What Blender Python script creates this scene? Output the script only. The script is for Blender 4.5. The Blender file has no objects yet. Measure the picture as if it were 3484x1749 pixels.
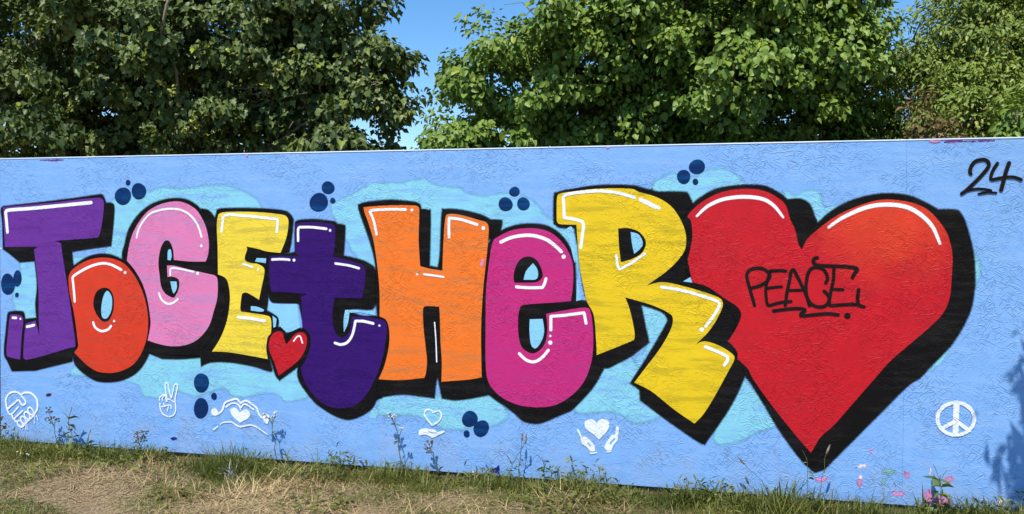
import bpy, math, random
import numpy as np
from mathutils import Vector, Matrix
from mathutils.geometry import tessellate_polygon

S = bpy.context.scene
COL = S.collection
rnd = random.Random(7)
RNG = np.random.default_rng(11)

# ------------------------------------------------------------------ camera
cam_d = bpy.data.cameras.new('camera')
cam = bpy.data.objects.new('camera', cam_d)
COL.objects.link(cam)
yaw, pitch, roll = -0.2541, 0.0175, 0.0056
fw = Vector((math.sin(yaw)*math.cos(pitch), math.cos(yaw)*math.cos(pitch), -math.sin(pitch)))
r0 = Vector((math.cos(yaw), -math.sin(yaw), 0))
u0 = r0.cross(fw)
rr = r0*math.cos(roll) + u0*math.sin(roll)
uu = rr.cross(fw)
cam.matrix_world = Matrix(((rr.x, uu.x, -fw.x, 6.3359), (rr.y, uu.y, -fw.y, -6.5544), (rr.z, uu.z, -fw.z, 1.7568+0.07), (0, 0, 0, 1)))
cam_d.sensor_width = 36.0
cam_d.lens = 36.0*3100/3484
cam_d.clip_start = 0.05
cam_d.clip_end = 2000
S.camera = cam

# ------------------------------------------------------------------ sky, sun, exposure
SUN_TRAVEL = Vector((0.10, 1.0, -1.68)).normalized()
sun_el = math.asin(-SUN_TRAVEL.z)
to_sun = -SUN_TRAVEL
world = bpy.data.worlds.new('World')
S.world = world
world.use_nodes = True
wn = world.node_tree
wn.nodes.clear()
sky = wn.nodes.new('ShaderNodeTexSky')
sky.sky_type = 'NISHITA'
sky.sun_disc = False
sky.sun_elevation = sun_el
sky.sun_rotation = math.atan2(to_sun.x, to_sun.y)
sky.air_density = 1.0
sky.dust_density = 0.05
sky.ozone_density = 4.0
sky.altitude = 300
bg = wn.nodes.new('ShaderNodeBackground')
bg.inputs['Strength'].default_value = 0.145
wo = wn.nodes.new('ShaderNodeOutputWorld')
shs = wn.nodes.new('ShaderNodeHueSaturation')
shs.inputs['Saturation'].default_value = 1.24
wn.links.new(sky.outputs[0], shs.inputs['Color'])
wn.links.new(shs.outputs[0], bg.inputs['Color'])
wn.links.new(bg.outputs[0], wo.inputs['Surface'])

sun_d = bpy.data.lights.new('sun', 'SUN')
sun_d.energy = 4.6
sun_d.angle = math.radians(0.5)
sun_d.color = (1.0, 0.955, 0.88)
sun = bpy.data.objects.new('sun', sun_d)
sun.rotation_euler = SUN_TRAVEL.to_track_quat('-Z', 'Y').to_euler()
sun.location = (4, -10, 14)
COL.objects.link(sun)

S.view_settings.view_transform = 'Standard'
S.view_settings.look = 'None'
S.view_settings.exposure = 0.30
S.view_settings.gamma = 1.0
S.view_settings.use_curve_mapping = False
S.render.engine = 'CYCLES'
S.cycles.max_bounces = 8
S.cycles.transparent_max_bounces = 24

# ------------------------------------------------------------------ helpers
def tag(o, label=None, cat=None, group=None, kind=None):
    if label: o['label'] = label
    if cat: o['category'] = cat
    if group: o['group'] = group
    if kind: o['kind'] = kind
    return o

def link(o, parent=None):
    COL.objects.link(o)
    if parent is not None: o.parent = parent
    return o

def empty(name, loc=(0, 0, 0)):
    o = bpy.data.objects.new(name, None)
    o.location = loc
    o.empty_display_size = 0.2
    return link(o)

def np_mesh(name, verts, tris, mat=None, tone=None, smooth=False, mats=None):
    me = bpy.data.meshes.new(name)
    verts = np.asarray(verts, np.float32)
    tris = np.asarray(tris, np.int32)
    me.vertices.add(len(verts))
    me.vertices.foreach_set('co', verts.ravel())
    me.loops.add(tris.size)
    me.loops.foreach_set('vertex_index', tris.ravel())
    me.polygons.add(len(tris))
    me.polygons.foreach_set('loop_start', np.arange(0, tris.size, 3, dtype=np.int32))
    me.polygons.foreach_set('loop_total', np.full(len(tris), 3, np.int32))
    if smooth:
        me.polygons.foreach_set('use_smooth', np.ones(len(tris), bool))
    if tone is not None:
        a = me.attributes.new('tone', 'FLOAT', 'POINT')
        a.data.foreach_set('value', np.asarray(tone, np.float32))
    me.update(calc_edges=True)
    me.validate()
    if mat: me.materials.append(mat)
    return me

def box_mesh(name, a, b, mat, bevel=0.0):
    import bmesh
    bm = bmesh.new()
    bmesh.ops.create_cube(bm, size=1)
    for v in bm.verts:
        v.co = Vector([(a[i]+b[i])/2 + v.co[i]*(b[i]-a[i]) for i in range(3)])
    if bevel:
        bmesh.ops.bevel(bm, geom=bm.edges[:], offset=bevel, segments=1, affect='EDGES')
    me = bpy.data.meshes.new(name)
    bm.to_mesh(me); bm.free()
    me.materials.append(mat)
    return me

def N(nt, t, **kw):
    n = nt.nodes.new(t)
    for k, v in kw.items():
        if k in ('operation', 'blend_type', 'data_type', 'feature', 'attribute_name', 'noise_dimensions', 'vector_type', 'voronoi_dimensions', 'clamp', 'interpolation_type', 'use_clamp', 'clamp_factor', 'rotation_type'):
            setattr(n, k, v)
        else:
            key = k.replace('_', ' ')
            n.inputs[key if key in n.inputs else k].default_value = v
    return n

def mixrgb(nt, fac, a, b, blend='MIX'):
    n = nt.nodes.new('ShaderNodeMix'); n.data_type = 'RGBA'; n.blend_type = blend
    for sock, v in ((n.inputs[0], fac), (n.inputs[6], a), (n.inputs[7], b)):
        if hasattr(v, 'is_linked'): nt.links.new(v, sock)
        elif isinstance(v, (int, float)): sock.default_value = v
        else: sock.default_value = (*v, 1.0) if len(v) == 3 else v
    return n.outputs[2]

def math_(nt, op, a, b=None, clamp=False):
    n = nt.nodes.new('ShaderNodeMath'); n.operation = op; n.use_clamp = clamp
    for i, v in enumerate((a, b)):
        if v is None: continue
        if hasattr(v, 'is_linked'): nt.links.new(v, n.inputs[i])
        else: n.inputs[i].default_value = v
    return n.outputs[0]

def maprange(nt, v, a, b, c=0.0, d=1.0, smooth=True):
    n = nt.nodes.new('ShaderNodeMapRange')
    if smooth: n.interpolation_type = 'SMOOTHSTEP'
    nt.links.new(v, n.inputs[0])
    for i, x in enumerate((a, b, c, d)): n.inputs[1+i].default_value = x
    return n.outputs[0]

# strand relief of oriented strand board, shared by every paint on the boards
def osb_group():
    g = bpy.data.node_groups.new('strand_relief', 'ShaderNodeTree')
    g.interface.new_socket('Height', in_out='OUTPUT', socket_type='NodeSocketFloat')
    g.interface.new_socket('Edge', in_out='OUTPUT', socket_type='NodeSocketFloat')
    g.interface.new_socket('Chip', in_out='OUTPUT', socket_type='NodeSocketFloat')
    tc = g.nodes.new('ShaderNodeTexCoord')
    out = g.nodes.new('NodeGroupOutput')
    sep = g.nodes.new('ShaderNodeSeparateXYZ'); g.links.new(tc.outputs['Object'], sep.inputs[0])
    com = g.nodes.new('ShaderNodeCombineXYZ')
    g.links.new(sep.outputs['X'], com.inputs[0]); g.links.new(sep.outputs['Z'], com.inputs[1])
    total = None; edges = None; chips = None
    for i, (deg, sx, sy, th) in enumerate((a_, x_*1.18, y_*1.22, t_-.03) for a_, x_, y_, t_ in ((12, 9, 90, .91), (-24, 10, 105, .91), (38, 10, 95, .915), (-44, 10, 100, .92), (66, 11, 105, .91), (-72, 12, 115, .91), (-6, 15, 130, .90), (52, 14, 130, .90), (-33, 8, 90, .93))):
        mp = g.nodes.new('ShaderNodeMapping')
        mp.vector_type = 'TEXTURE'
        mp.inputs['Rotation'].default_value = (0, 0, math.radians(deg))
        mp.inputs['Scale'].default_value = (1/sx, 1/sy, 1)
        mp.inputs['Location'].default_value = (3.17*i, 1.71*i, 0)
        g.links.new(com.outputs[0], mp.inputs[0])
        vd = g.nodes.new('ShaderNodeTexVoronoi'); vd.voronoi_dimensions = '2D'
        vd.feature = 'F1'; vd.inputs['Scale'].default_value = 1.0
        vd.inputs['Randomness'].default_value = 1.0
        g.links.new(mp.outputs[0], vd.inputs['Vector'])
        sc = g.nodes.new('ShaderNodeSeparateColor'); g.links.new(vd.outputs['Color'], sc.inputs[0])
        on = maprange(g, sc.outputs[0], th, 1.0, .45, 1.0, smooth=False)
        on = math_(g, 'MULTIPLY', on, math_(g, 'GREATER_THAN', sc.outputs[0], th))
        dome = maprange(g, vd.outputs['Distance'], .10, .50, 1.0, 0.0)
        h = math_(g, 'MULTIPLY', on, dome)
        total = h if total is None else math_(g, 'MAXIMUM', total, h)
        if i in (1, 3, 5):
            e = math_(g, 'MULTIPLY', maprange(g, sc.outputs[1], .86, .97), dome)
            edges = e if edges is None else math_(g, 'MAXIMUM', edges, e)
    n1 = g.nodes.new('ShaderNodeTexNoise'); n1.inputs['Scale'].default_value = 26; n1.inputs['Detail'].default_value = 3
    g.links.new(com.outputs[0], n1.inputs['Vector'])
    n2 = g.nodes.new('ShaderNodeTexNoise'); n2.inputs['Scale'].default_value = 2.6; n2.inputs['Detail'].default_value = 3
    g.links.new(com.outputs[0], n2.inputs['Vector'])
    patch = maprange(g, n2.outputs[0], .36, .64, .22, 1.15)   # some stretches of board are smoother
    total = math_(g, 'MULTIPLY', total, patch)
    tot2 = math_(g, 'ADD', total, math_(g, 'MULTIPLY', n1.outputs[0], .05))
    g.links.new(tot2, out.inputs[0])
    g.links.new(total, out.inputs[1])
    g.links.new(math_(g, 'MULTIPLY', edges, patch), out.inputs[2])
    return g
OSB = osb_group()

def paint(name, col, alt=None, streak=.5, rough=.55, soft=True, mottle=.10, alt_range=(.47, .62), tint=None, relief=1.0, ragged=0.0, rscale=38):
    """Paint on the boards: base colour, thinner streaks of a second colour, grainy sprayed rim."""
    m = bpy.data.materials.new(name); m.use_nodes = True
    nt = m.node_tree
    b = nt.nodes['Principled BSDF']; out = nt.nodes['Material Output']
    tc = nt.nodes.new('ShaderNodeTexCoord')
    g = nt.nodes.new('ShaderNodeGroup'); g.node_tree = OSB
    c = (*col, 1)
    if alt is not None:
        mp = nt.nodes.new('ShaderNodeMapping'); mp.inputs['Scale'].default_value = (2.2, 1, 19)
        nt.links.new(tc.outputs['Object'], mp.inputs[0])
        nz = nt.nodes.new('ShaderNodeTexNoise'); nz.inputs['Scale'].default_value = 1.0
        nz.inputs['Detail'].default_value = 5; nz.inputs['Roughness'].default_value = .62
        nt.links.new(mp.outputs[0], nz.inputs['Vector'])
        f = math_(nt, 'MULTIPLY', maprange(nt, nz.outputs[0], *alt_range), streak)
        c = mixrgb(nt, f, c, alt)
    if tint is not None:      # second spray can over one part: (colour, centre x, centre z, radius)
        tcol, tx, tz, tr = tint
        sub = nt.nodes.new('ShaderNodeVectorMath'); sub.operation = 'DISTANCE'
        nt.links.new(tc.outputs['Object'], sub.inputs[0]); sub.inputs[1].default_value = (tx, 0, tz)
        nn = nt.nodes.new('ShaderNodeTexNoise'); nn.inputs['Scale'].default_value = 5; nn.inputs['Detail'].default_value = 4
        nt.links.new(tc.outputs['Object'], nn.inputs['Vector'])
        d = math_(nt, 'ADD', sub.outputs['Value'], math_(nt, 'MULTIPLY', nn.outputs[0], tr*.9))
        c = mixrgb(nt, maprange(nt, d, tr*.7, tr*1.75, .85, 0.0), c, tcol)
    nz2 = nt.nodes.new('ShaderNodeTexNoise'); nz2.inputs['Scale'].default_value = 7; nz2.inputs['Detail'].default_value = 6
    nz2.inputs['Roughness'].default_value = .65
    nt.links.new(tc.outputs['Object'], nz2.inputs['Vector'])
    mot = maprange(nt, nz2.outputs[0], .3, .7, 1-mottle, 1+mottle, smooth=False)
    hsv = nt.nodes.new('ShaderNodeHueSaturation')
    if hasattr(c, 'is_linked'): nt.links.new(c, hsv.inputs['Color'])
    else: hsv.inputs['Color'].default_value = c
    nt.links.new(mot, hsv.inputs['Value'])
    nt.links.new(hsv.outputs[0], b.inputs['Base Color'])
    b.inputs['Roughness'].default_value = rough
    b.inputs['Specular IOR Level'].default_value = .20 if max(col) > .2 else .07
    bp = nt.nodes.new('ShaderNodeBump'); bp.inputs['Strength'].default_value = .8*relief
    bp.inputs['Distance'].default_value = .0036
    nt.links.new(g.outputs['Height'], bp.inputs['Height'])
    nt.links.new(bp.outputs[0], b.inputs['Normal'])
    if soft:
        at = nt.nodes.new('ShaderNodeAttribute'); at.attribute_name = 'cover'
        gr = nt.nodes.new('ShaderNodeTexNoise'); gr.inputs['Scale'].default_value = 160; gr.inputs['Detail'].default_value = 2
        nt.links.new(tc.outputs['Object'], gr.inputs['Vector'])
        gv = math_(nt, 'MULTIPLY', math_(nt, 'SUBTRACT', gr.outputs[0], .5), .5)
        if ragged:
            r2 = nt.nodes.new('ShaderNodeTexNoise'); r2.inputs['Scale'].default_value = rscale; r2.inputs['Detail'].default_value = 5; r2.inputs['Roughness'].default_value = .7
            nt.links.new(tc.outputs['Object'], r2.inputs['Vector'])
            gv = math_(nt, 'MULTIPLY', math_(nt, 'SUBTRACT', r2.outputs[0], .5+.10*ragged), 2.6*ragged)
        v = math_(nt, 'ADD', at.outputs['Fac'], gv)
        v = maprange(nt, v, .12, .88)
        tr = nt.nodes.new('ShaderNodeBsdfTransparent')
        mx = nt.nodes.new('ShaderNodeMixShader')
        nt.links.new(v, mx.inputs[0]); nt.links.new(tr.outputs[0], mx.inputs[1]); nt.links.new(b.outputs[0], mx.inputs[2])
        nt.links.new(mx.outputs[0], out.inputs['Surface'])
    return m

def simple_mat(name, col, rough=.8, alt=None, scale=8, stretch=(1, 1, 1), bump=0.0, spec=.3):
    m = bpy.data.materials.new(name); m.use_nodes = True
    nt = m.node_tree; b = nt.nodes['Principled BSDF']
    b.inputs['Roughness'].default_value = rough
    b.inputs['Specular IOR Level'].default_value = spec
    tc = nt.nodes.new('ShaderNodeTexCoord')
    mp = nt.nodes.new('ShaderNodeMapping'); mp.inputs['Scale'].default_value = stretch
    nt.links.new(tc.outputs['Object'], mp.inputs[0])
    nz = nt.nodes.new('ShaderNodeTexNoise'); nz.inputs['Scale'].default_value = scale; nz.inputs['Detail'].default_value = 5
    nt.links.new(mp.outputs[0], nz.inputs['Vector'])
    c = mixrgb(nt, maprange(nt, nz.outputs[0], .35, .65), col, alt if alt else tuple(x*.75 for x in col))
    nt.links.new(c, b.inputs['Base Color'])
    if bump:
        bp = nt.nodes.new('ShaderNodeBump'); bp.inputs['Distance'].default_value = bump
        nt.links.new(nz.outputs[0], bp.inputs['Height']); nt.links.new(bp.outputs[0], b.inputs['Normal'])
    return m

def leaf_mat(name, dark, light, per_object, extra=None, transl=.13, rough=.45):
    m = bpy.data.materials.new(name); m.use_nodes = True
    nt = m.node_tree; b = nt.nodes['Principled BSDF']; out = nt.nodes['Material Output']
    if per_object:
        src = nt.nodes.new('ShaderNodeObjectInfo').outputs['Random']
    else:
        a = nt.nodes.new('ShaderNodeAttribute'); a.attribute_name = 'tone'; src = a.outputs['Fac']
    rp = nt.nodes.new('ShaderNodeValToRGB')
    rp.color_ramp.elements[0].color = (*dark, 1); rp.color_ramp.elements[0].position = 0.0
    rp.color_ramp.elements[1].color = (*light, 1); rp.color_ramp.elements[1].position = .93
    if extra:
        e = rp.color_ramp.elements.new(.965); e.color = (*extra, 1)
    nt.links.new(src, rp.inputs[0])
    nt.links.new(rp.outputs[0], b.inputs['Base Color'])
    b.inputs['Roughness'].default_value = rough
    b.inputs['Specular IOR Level'].default_value = .28
    tl = nt.nodes.new('ShaderNodeBsdfTranslucent')
    hs = nt.nodes.new('ShaderNodeHueSaturation'); hs.inputs['Hue'].default_value = .485; hs.inputs['Saturation'].default_value = 1.15; hs.inputs['Value'].default_value = 1.5
    nt.links.new(rp.outputs[0], hs.inputs['Color']); nt.links.new(hs.outputs[0], tl.inputs['Color'])
    mx = nt.nodes.new('ShaderNodeMixShader'); mx.inputs[0].default_value = transl
    nt.links.new(b.outputs[0], mx.inputs[1]); nt.links.new(tl.outputs[0], mx.inputs[2])
    nt.links.new(mx.outputs[0], out.inputs['Surface'])
    return m

# ------------------------------------------------------------------ ground
def ground_h(x, y):
    h = .018*np.sin(x*1.7+y*.9) + .012*np.sin(x*3.9-1.3*y+1.0) + .008*np.sin(9*x+5*y) + .006*np.sin(17*x-13*y)
    near = np.clip(1-np.abs(y+.12)/.45, 0, 1)
    return h*np.clip(1.2-.0*y, 0, 1) - .0*near

def build_ground():
    xs = np.concatenate([np.array([-400, -150, -60, -25, -10, -5]), np.linspace(-2.5, 10.5, 190), np.array([13, 18, 30, 70, 160, 400])])
    ys = np.concatenate([np.array([-400, -150, -60, -25, -12, -7]), np.linspace(-4.5, .8, 90), np.array([2, 4, 8, 15, 40, 120, 400, 900])])
    X, Y = np.meshgrid(xs, ys)
    Z = ground_h(X, Y)*np.clip(1-(np.abs(X-4)-8)/6, 0, 1)*np.clip(1-(np.abs(Y+2)-4)/4, 0, 1)
    V = np.stack([X, Y, Z], -1).reshape(-1, 3)
    nx, ny = len(xs), len(ys)
    i = np.arange(nx*ny).reshape(ny, nx)
    a, b_, c, d = i[:-1, :-1].ravel(), i[:-1, 1:].ravel(), i[1:, 1:].ravel(), i[1:, :-1].ravel()
    T = np.concatenate([np.stack([a, b_, c], 1), np.stack([a, c, d], 1)])
    m = bpy.data.materials.new('dry_soil'); m.use_nodes = True
    nt = m.node_tree; b = nt.nodes['Principled BSDF']; b.inputs['Roughness'].default_value = .95
    b.inputs['Specular IOR Level'].default_value = .1
    tc = nt.nodes.new('ShaderNodeTexCoord')
    n1 = nt.nodes.new('ShaderNodeTexNoise'); n1.inputs['Scale'].default_value = 2.2; n1.inputs['Detail'].default_value = 6
    n2 = nt.nodes.new('ShaderNodeTexNoise'); n2.inputs['Scale'].default_value = 45; n2.inputs['Detail'].default_value = 6
    nt.links.new(tc.outputs['Object'], n1.inputs['Vector']); nt.links.new(tc.outputs['Object'], n2.inputs['Vector'])
    c1 = mixrgb(nt, maprange(nt, n1.outputs[0], .38, .62), (.21, .15, .088), (.13, .11, .05))
    c2 = mixrgb(nt, maprange(nt, n2.outputs[0], .42, .7), c1, (.36, .28, .175))
    nt.links.new(c2, b.inputs['Base Color'])
    bp = nt.nodes.new('ShaderNodeBump'); bp.inputs['Distance'].default_value = .02
    nt.links.new(n2.outputs[0], bp.inputs['Height']); nt.links.new(bp.outputs[0], b.inputs['Normal'])
    o = bpy.data.objects.new('ground', np_mesh('ground', V, T, m, smooth=True))
    tag(link(o), kind='structure')
build_ground()

# ------------------------------------------------------------------ the painted board wall
BASE, TOP = .070, 2.510
X0, PW, NP = 0.030, 1.22, 8
wall = empty('mural_wall', (0, 0, 0))
tag(wall, 'long blue strand-board wall sprayed with TOGETHER in bubble letters and a big red heart', 'wall', kind='thing')

M_BLUE = paint('wall_blue', (.192, .385, .735), alt=(.232, .415, .735), streak=.8, soft=False, mottle=.06, relief=1.15)
# worn scuffs near the foot and the top edge of the boards
def scuffs(mat):
    nt = mat.node_tree; b = nt.nodes['Principled BSDF']
    src = b.inputs['Base Color'].links[0].from_socket
    tc = nt.nodes.new('ShaderNodeTexCoord')
    sp = nt.nodes.new('ShaderNodeSeparateXYZ'); nt.links.new(tc.outputs['Object'], sp.inputs[0])
    g = nt.nodes.new('ShaderNodeGroup'); g.node_tree = OSB
    n = nt.nodes.new('ShaderNodeTexNoise'); n.inputs['Scale'].default_value = 4.5; n.inputs['Detail'].default_value = 5
    nt.links.new(tc.outputs['Object'], n.inputs['Vector'])
    low = maprange(nt, sp.outputs['Z'], .12, .62, 1.0, 0.0)
    msk = maprange(nt, math_(nt, 'ADD', n.outputs[0], math_(nt, 'MULTIPLY', low, .22)), .62, .80)
    c = mixrgb(nt, math_(nt, 'MULTIPLY', msk, .18), src, (.36, .38, .42))
    chip = math_(nt, 'MULTIPLY', g.outputs['Chip'], maprange(nt, math_(nt, 'ADD', n.outputs[0], math_(nt, 'MULTIPLY', low, .12)), .52, .72))
    c = mixrgb(nt, math_(nt, 'MULTIPLY', chip, .65), c, (.07, .10, .22))
    nt.links.new(c, b.inputs['Base Color'])
scuffs(M_BLUE)
M_TIMBER = simple_mat('timber', (.16, .095, .055), .85, (.08, .05, .03), 14, (1, 1, 9), .002)
M_BRIGHT_EDGE = simple_mat('bright_edge_pale', (.62, .72, .86), .5, (.74, .80, .88), 3, (1, 1, 1), 0)  # pale colour of the bright line along the wall top

for i in range(NP):
    ga, gb = (.0005 if i == 6 else .00012), (.0005 if i == 5 else .00012)
    me = box_mesh('panel', (X0+i*PW+ga, .0, BASE), (X0+(i+1)*PW-gb, .018, TOP), M_BLUE, 0)
    link(bpy.data.objects.new('panel', me), wall)
for i in range(NP+1):
    x = X0+i*PW
    link(bpy.data.objects.new('post', box_mesh('post', (x-.045, .020, -.30), (x+.045, .110, TOP-.03), M_TIMBER, .004)), wall)
for z in (.30, 1.25, 2.2):
    link(bpy.data.objects.new('rail', box_mesh('rail', (X0+.05, .112, z-.045), (X0+NP*PW-.05, .150, z+.045), M_TIMBER, .003)), wall)
link(bpy.data.objects.new('end_post', box_mesh('end_post', (X0-.075, -.004, -.3), (X0-.004, .085, TOP-.02), M_TIMBER, .004)), wall)
link(bpy.data.objects.new('sole_board', box_mesh('sole_board', (X0-.02, .022, -.06), (X0+NP*PW, .060, BASE-.012), M_TIMBER, .004)), wall)
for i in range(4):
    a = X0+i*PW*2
    link(bpy.data.objects.new('cap_strip', box_mesh('cap_strip', (a+.001, -.004, TOP+.0005), (a+2*PW-.001, .024, TOP+.0100), M_BRIGHT_EDGE, .002)), wall)  # added strip, not a known part, draws the bright line along the top edge

# ---- the design is traced on one sheet (sheet units) and laid flat on the boards (metres)
HM = (0.0030816831, -1.3169663e-05, 0.040530911, 0.00019268621, -0.0025554799, 3.8887559, 9.763621e-05, -6.0359974e-06)
def board(u, v):
    w = HM[6]*u+HM[7]*v+1
    return ((HM[0]*u+HM[1]*v+HM[2])/w, (HM[3]*u+HM[4]*v+HM[5])/w)

TILES = dict(A=(0, 600, 1.8467), B=(400, 600, 1.8467), C=(900, 700, 1.848), D=(1200, 600, 1.5217), E=(1600, 600, 1.5217),
             F=(2100, 550, 1.2933), G=(2500, 550, 1.1758), P=(2480, 800, 4.31), Q=(3220, 500, 7.182), S=(0, 1260, 5.388),
             V=(500, 1260, 5.387), W=(1380, 1360, 8.05), X=(1930, 1400, 8.08), Y=(2500, 1300, 2.618), J=(0, 1250, 2.5914),
             K=(600, 1250, 2.5914), L=(1200, 1300, 2.88), M=(1850, 1300, 2.88), T=(0, 0, 2576/3484), N=(0, 0, 1),
             c5=(700, 480, 3.68), c6=(1400, 470, 3.68), c7=(2100, 460, 3.68), c4=(300, 500, 6.44))

def pts(txt):
    """'A: x,y x,y! ... F: ...' -> [(x, z, corner)] on the boards; ! marks a sharp corner."""
    out = []; t = TILES['N']
    for tok in txt.replace('(', ' ').replace(')', ' ').split():
        if tok.endswith(':'):
            t = TILES[tok[:-1]]; continue
        cr = tok.endswith('!')
        x, y = tok.rstrip('!').split(',')
        px, pz = board(float(x)/t[2]+t[0], float(y)/t[2]+t[1])
        out.append((px, pz, cr))
    return out

def catmull(p, closed, sub):
    n = len(p); res = []
    segs = n if closed else n-1
    for i in range(segs):
        p1, p2 = p[i], p[(i+1) % n]
        p0 = p[(i-1) % n] if (closed or i > 0) else p1
        p3 = p[(i+2) % n] if (closed or i+2 < n) else p2
        for k in range(sub):
            t = k/sub
            f = []
            for a in range(2):
                m1 = (p2[a]-p0[a])*.5; m2 = (p3[a]-p1[a])*.5
                t2, t3 = t*t, t*t*t
                f.append((2*t3-3*t2+1)*p1[a] + (t3-2*t2+t)*m1 + (-2*t3+3*t2)*p2[a] + (t3-t2)*m2)
            res.append(tuple(f))
    if not closed: res.append((p[-1][0], p[-1][1]))
    return res

def smooth_closed(q, sub=5):
    cs = [i for i, a in enumerate(q) if a[2]]
    if not cs: return catmull(q, True, sub)
    q = q[cs[0]:]+q[:cs[0]]
    q.append(q[0])
    res = []; start = 0
    for i in range(1, len(q)):
        if q[i][2]:
            seg = catmull(q[start:i+1], False, sub)
            res += seg[:-1]; start = i
    return res

def area(p):
    return .5*sum(p[i-1][0]*p[i][1]-p[i][0]*p[i-1][1] for i in range(len(p)))

def dedupe(p, eps=1e-4):
    r = []
    for a in p:
        if not r or abs(a[0]-r[-1][0])+abs(a[1]-r[-1][1]) > eps: r.append(a)
    if abs(r[0][0]-r[-1][0])+abs(r[0][1]-r[-1][1]) < eps: r.pop()
    return r

def flat_mesh(name, loops, layer, mat, feather):
    """closed outline(s) as a thin paint film in front of the board, with a sprayed rim"""
    V = []; Tn = []; C = []
    for p in loops:
        p = dedupe(p)
        if area(p) < 0: p = p[::-1]
        n = len(p)
        nor = []
        for i in range(n):
            a, b, c = p[i-1], p[i], p[(i+1) % n]
            e1 = Vector((b[0]-a[0], b[1]-a[1])).normalized(); e2 = Vector((c[0]-b[0], c[1]-b[1])).normalized()
            d = Vector((e1.y, -e1.x))+Vector((e2.y, -e2.x))
            l = d.length
            if l < 1e-4: d = Vector((e1.y, -e1.x)); l = 1
            d /= l
            nor.append(d*min(1.6, 1/max(.3, l/2)))
        ins = [(p[i][0]-nor[i].x*feather*.5, p[i][1]-nor[i].y*feather*.5) for i in range(n)]
        outs = [(p[i][0]+nor[i].x*feather*.5, p[i][1]+nor[i].y*feather*.5) for i in range(n)]
        o = len(V)
        V += [(a[0], -layer, a[1]) for a in ins]+[(a[0], -layer+.00012, a[1]) for a in outs]
        C += [1.0]*n+[0.0]*n
        for t in tessellate_polygon([[Vector((a[0], a[1], 0)) for a in ins]]):
            t = list(t)
            s = (ins[t[1]][0]-ins[t[0]][0])*(ins[t[2]][1]-ins[t[0]][1])-(ins[t[2]][0]-ins[t[0]][0])*(ins[t[1]][1]-ins[t[0]][1])
            if s < 0: t = [t[0], t[2], t[1]]
            Tn.append([o+k for k in t])
        for i in range(n):
            j = (i+1) % n
            Tn += [[o+i, o+n+i, o+n+j], [o+i, o+n+j, o+j]]
    return film(name, V, Tn, C, mat)

def film(name, V, Tn, C, mat):
    me = np_mesh(name, V, Tn, mat)
    a = me.attributes.new('cover', 'FLOAT', 'POINT')
    a.data.foreach_set('value', np.asarray(C, np.float32)[:len(me.vertices)])
    # face the viewer's side of the wall
    me.polygons.foreach_set('use_smooth', np.ones(len(me.polygons), bool))
    return me

def ribbon(p, w, feather, layer, V, Tn, C, taper=False):
    p = dedupe(p, 5e-4)
    n = len(p); o = len(V)
    lift = 1.5e-5
    for i in range(n):
        a = p[max(i-1, 0)]; b = p[min(i+1, n-1)]
        d = Vector((b[0]-a[0], b[1]-a[1])).normalized(); nn = Vector((-d.y, d.x))
        ww = w*(1-.45*abs(2*i/(n-1)-1)**3) if taper else w
        for s, cv in ((-ww/2-feather/2, 0), (-ww/2+feather/2, 1), (ww/2-feather/2, 1), (ww/2+feather/2, 0)):
            V.append((p[i][0]+nn.x*s, -layer-i*lift, p[i][1]+nn.y*s)); C.append(cv)
        if i:
            q = o+4*(i-1)
            for k in range(3):
                Tn += [[q+k, q+k+4, q+k+5], [q+k, q+k+5, q+k+1]]
    for end, pi, pj in ((0, 0, 1), (n-1, n-1, n-2)):
        d = Vector((p[pi][0]-p[pj][0], p[pi][1]-p[pj][1])).normalized()
        ww = w*(.55 if taper else 1)
        base = math.atan2(d.y, d.x)
        c0 = len(V); V.append((p[pi][0], -layer-end*lift, p[pi][1])); C.append(1)
        K = 7
        for k in range(K):
            an = base-math.pi/2+math.pi*k/(K-1)
            for rad, cv in ((ww/2-feather/2, 1), (ww/2+feather/2, 0)):
                V.append((p[pi][0]+math.cos(an)*rad, -layer-end*lift, p[pi][1]+math.sin(an)*rad)); C.append(cv)
        for k in range(K-1):
            a = c0+1+2*k
            Tn += [[c0, a, a+2], [a, a+1, a+3], [a, a+3, a+2]]

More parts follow.
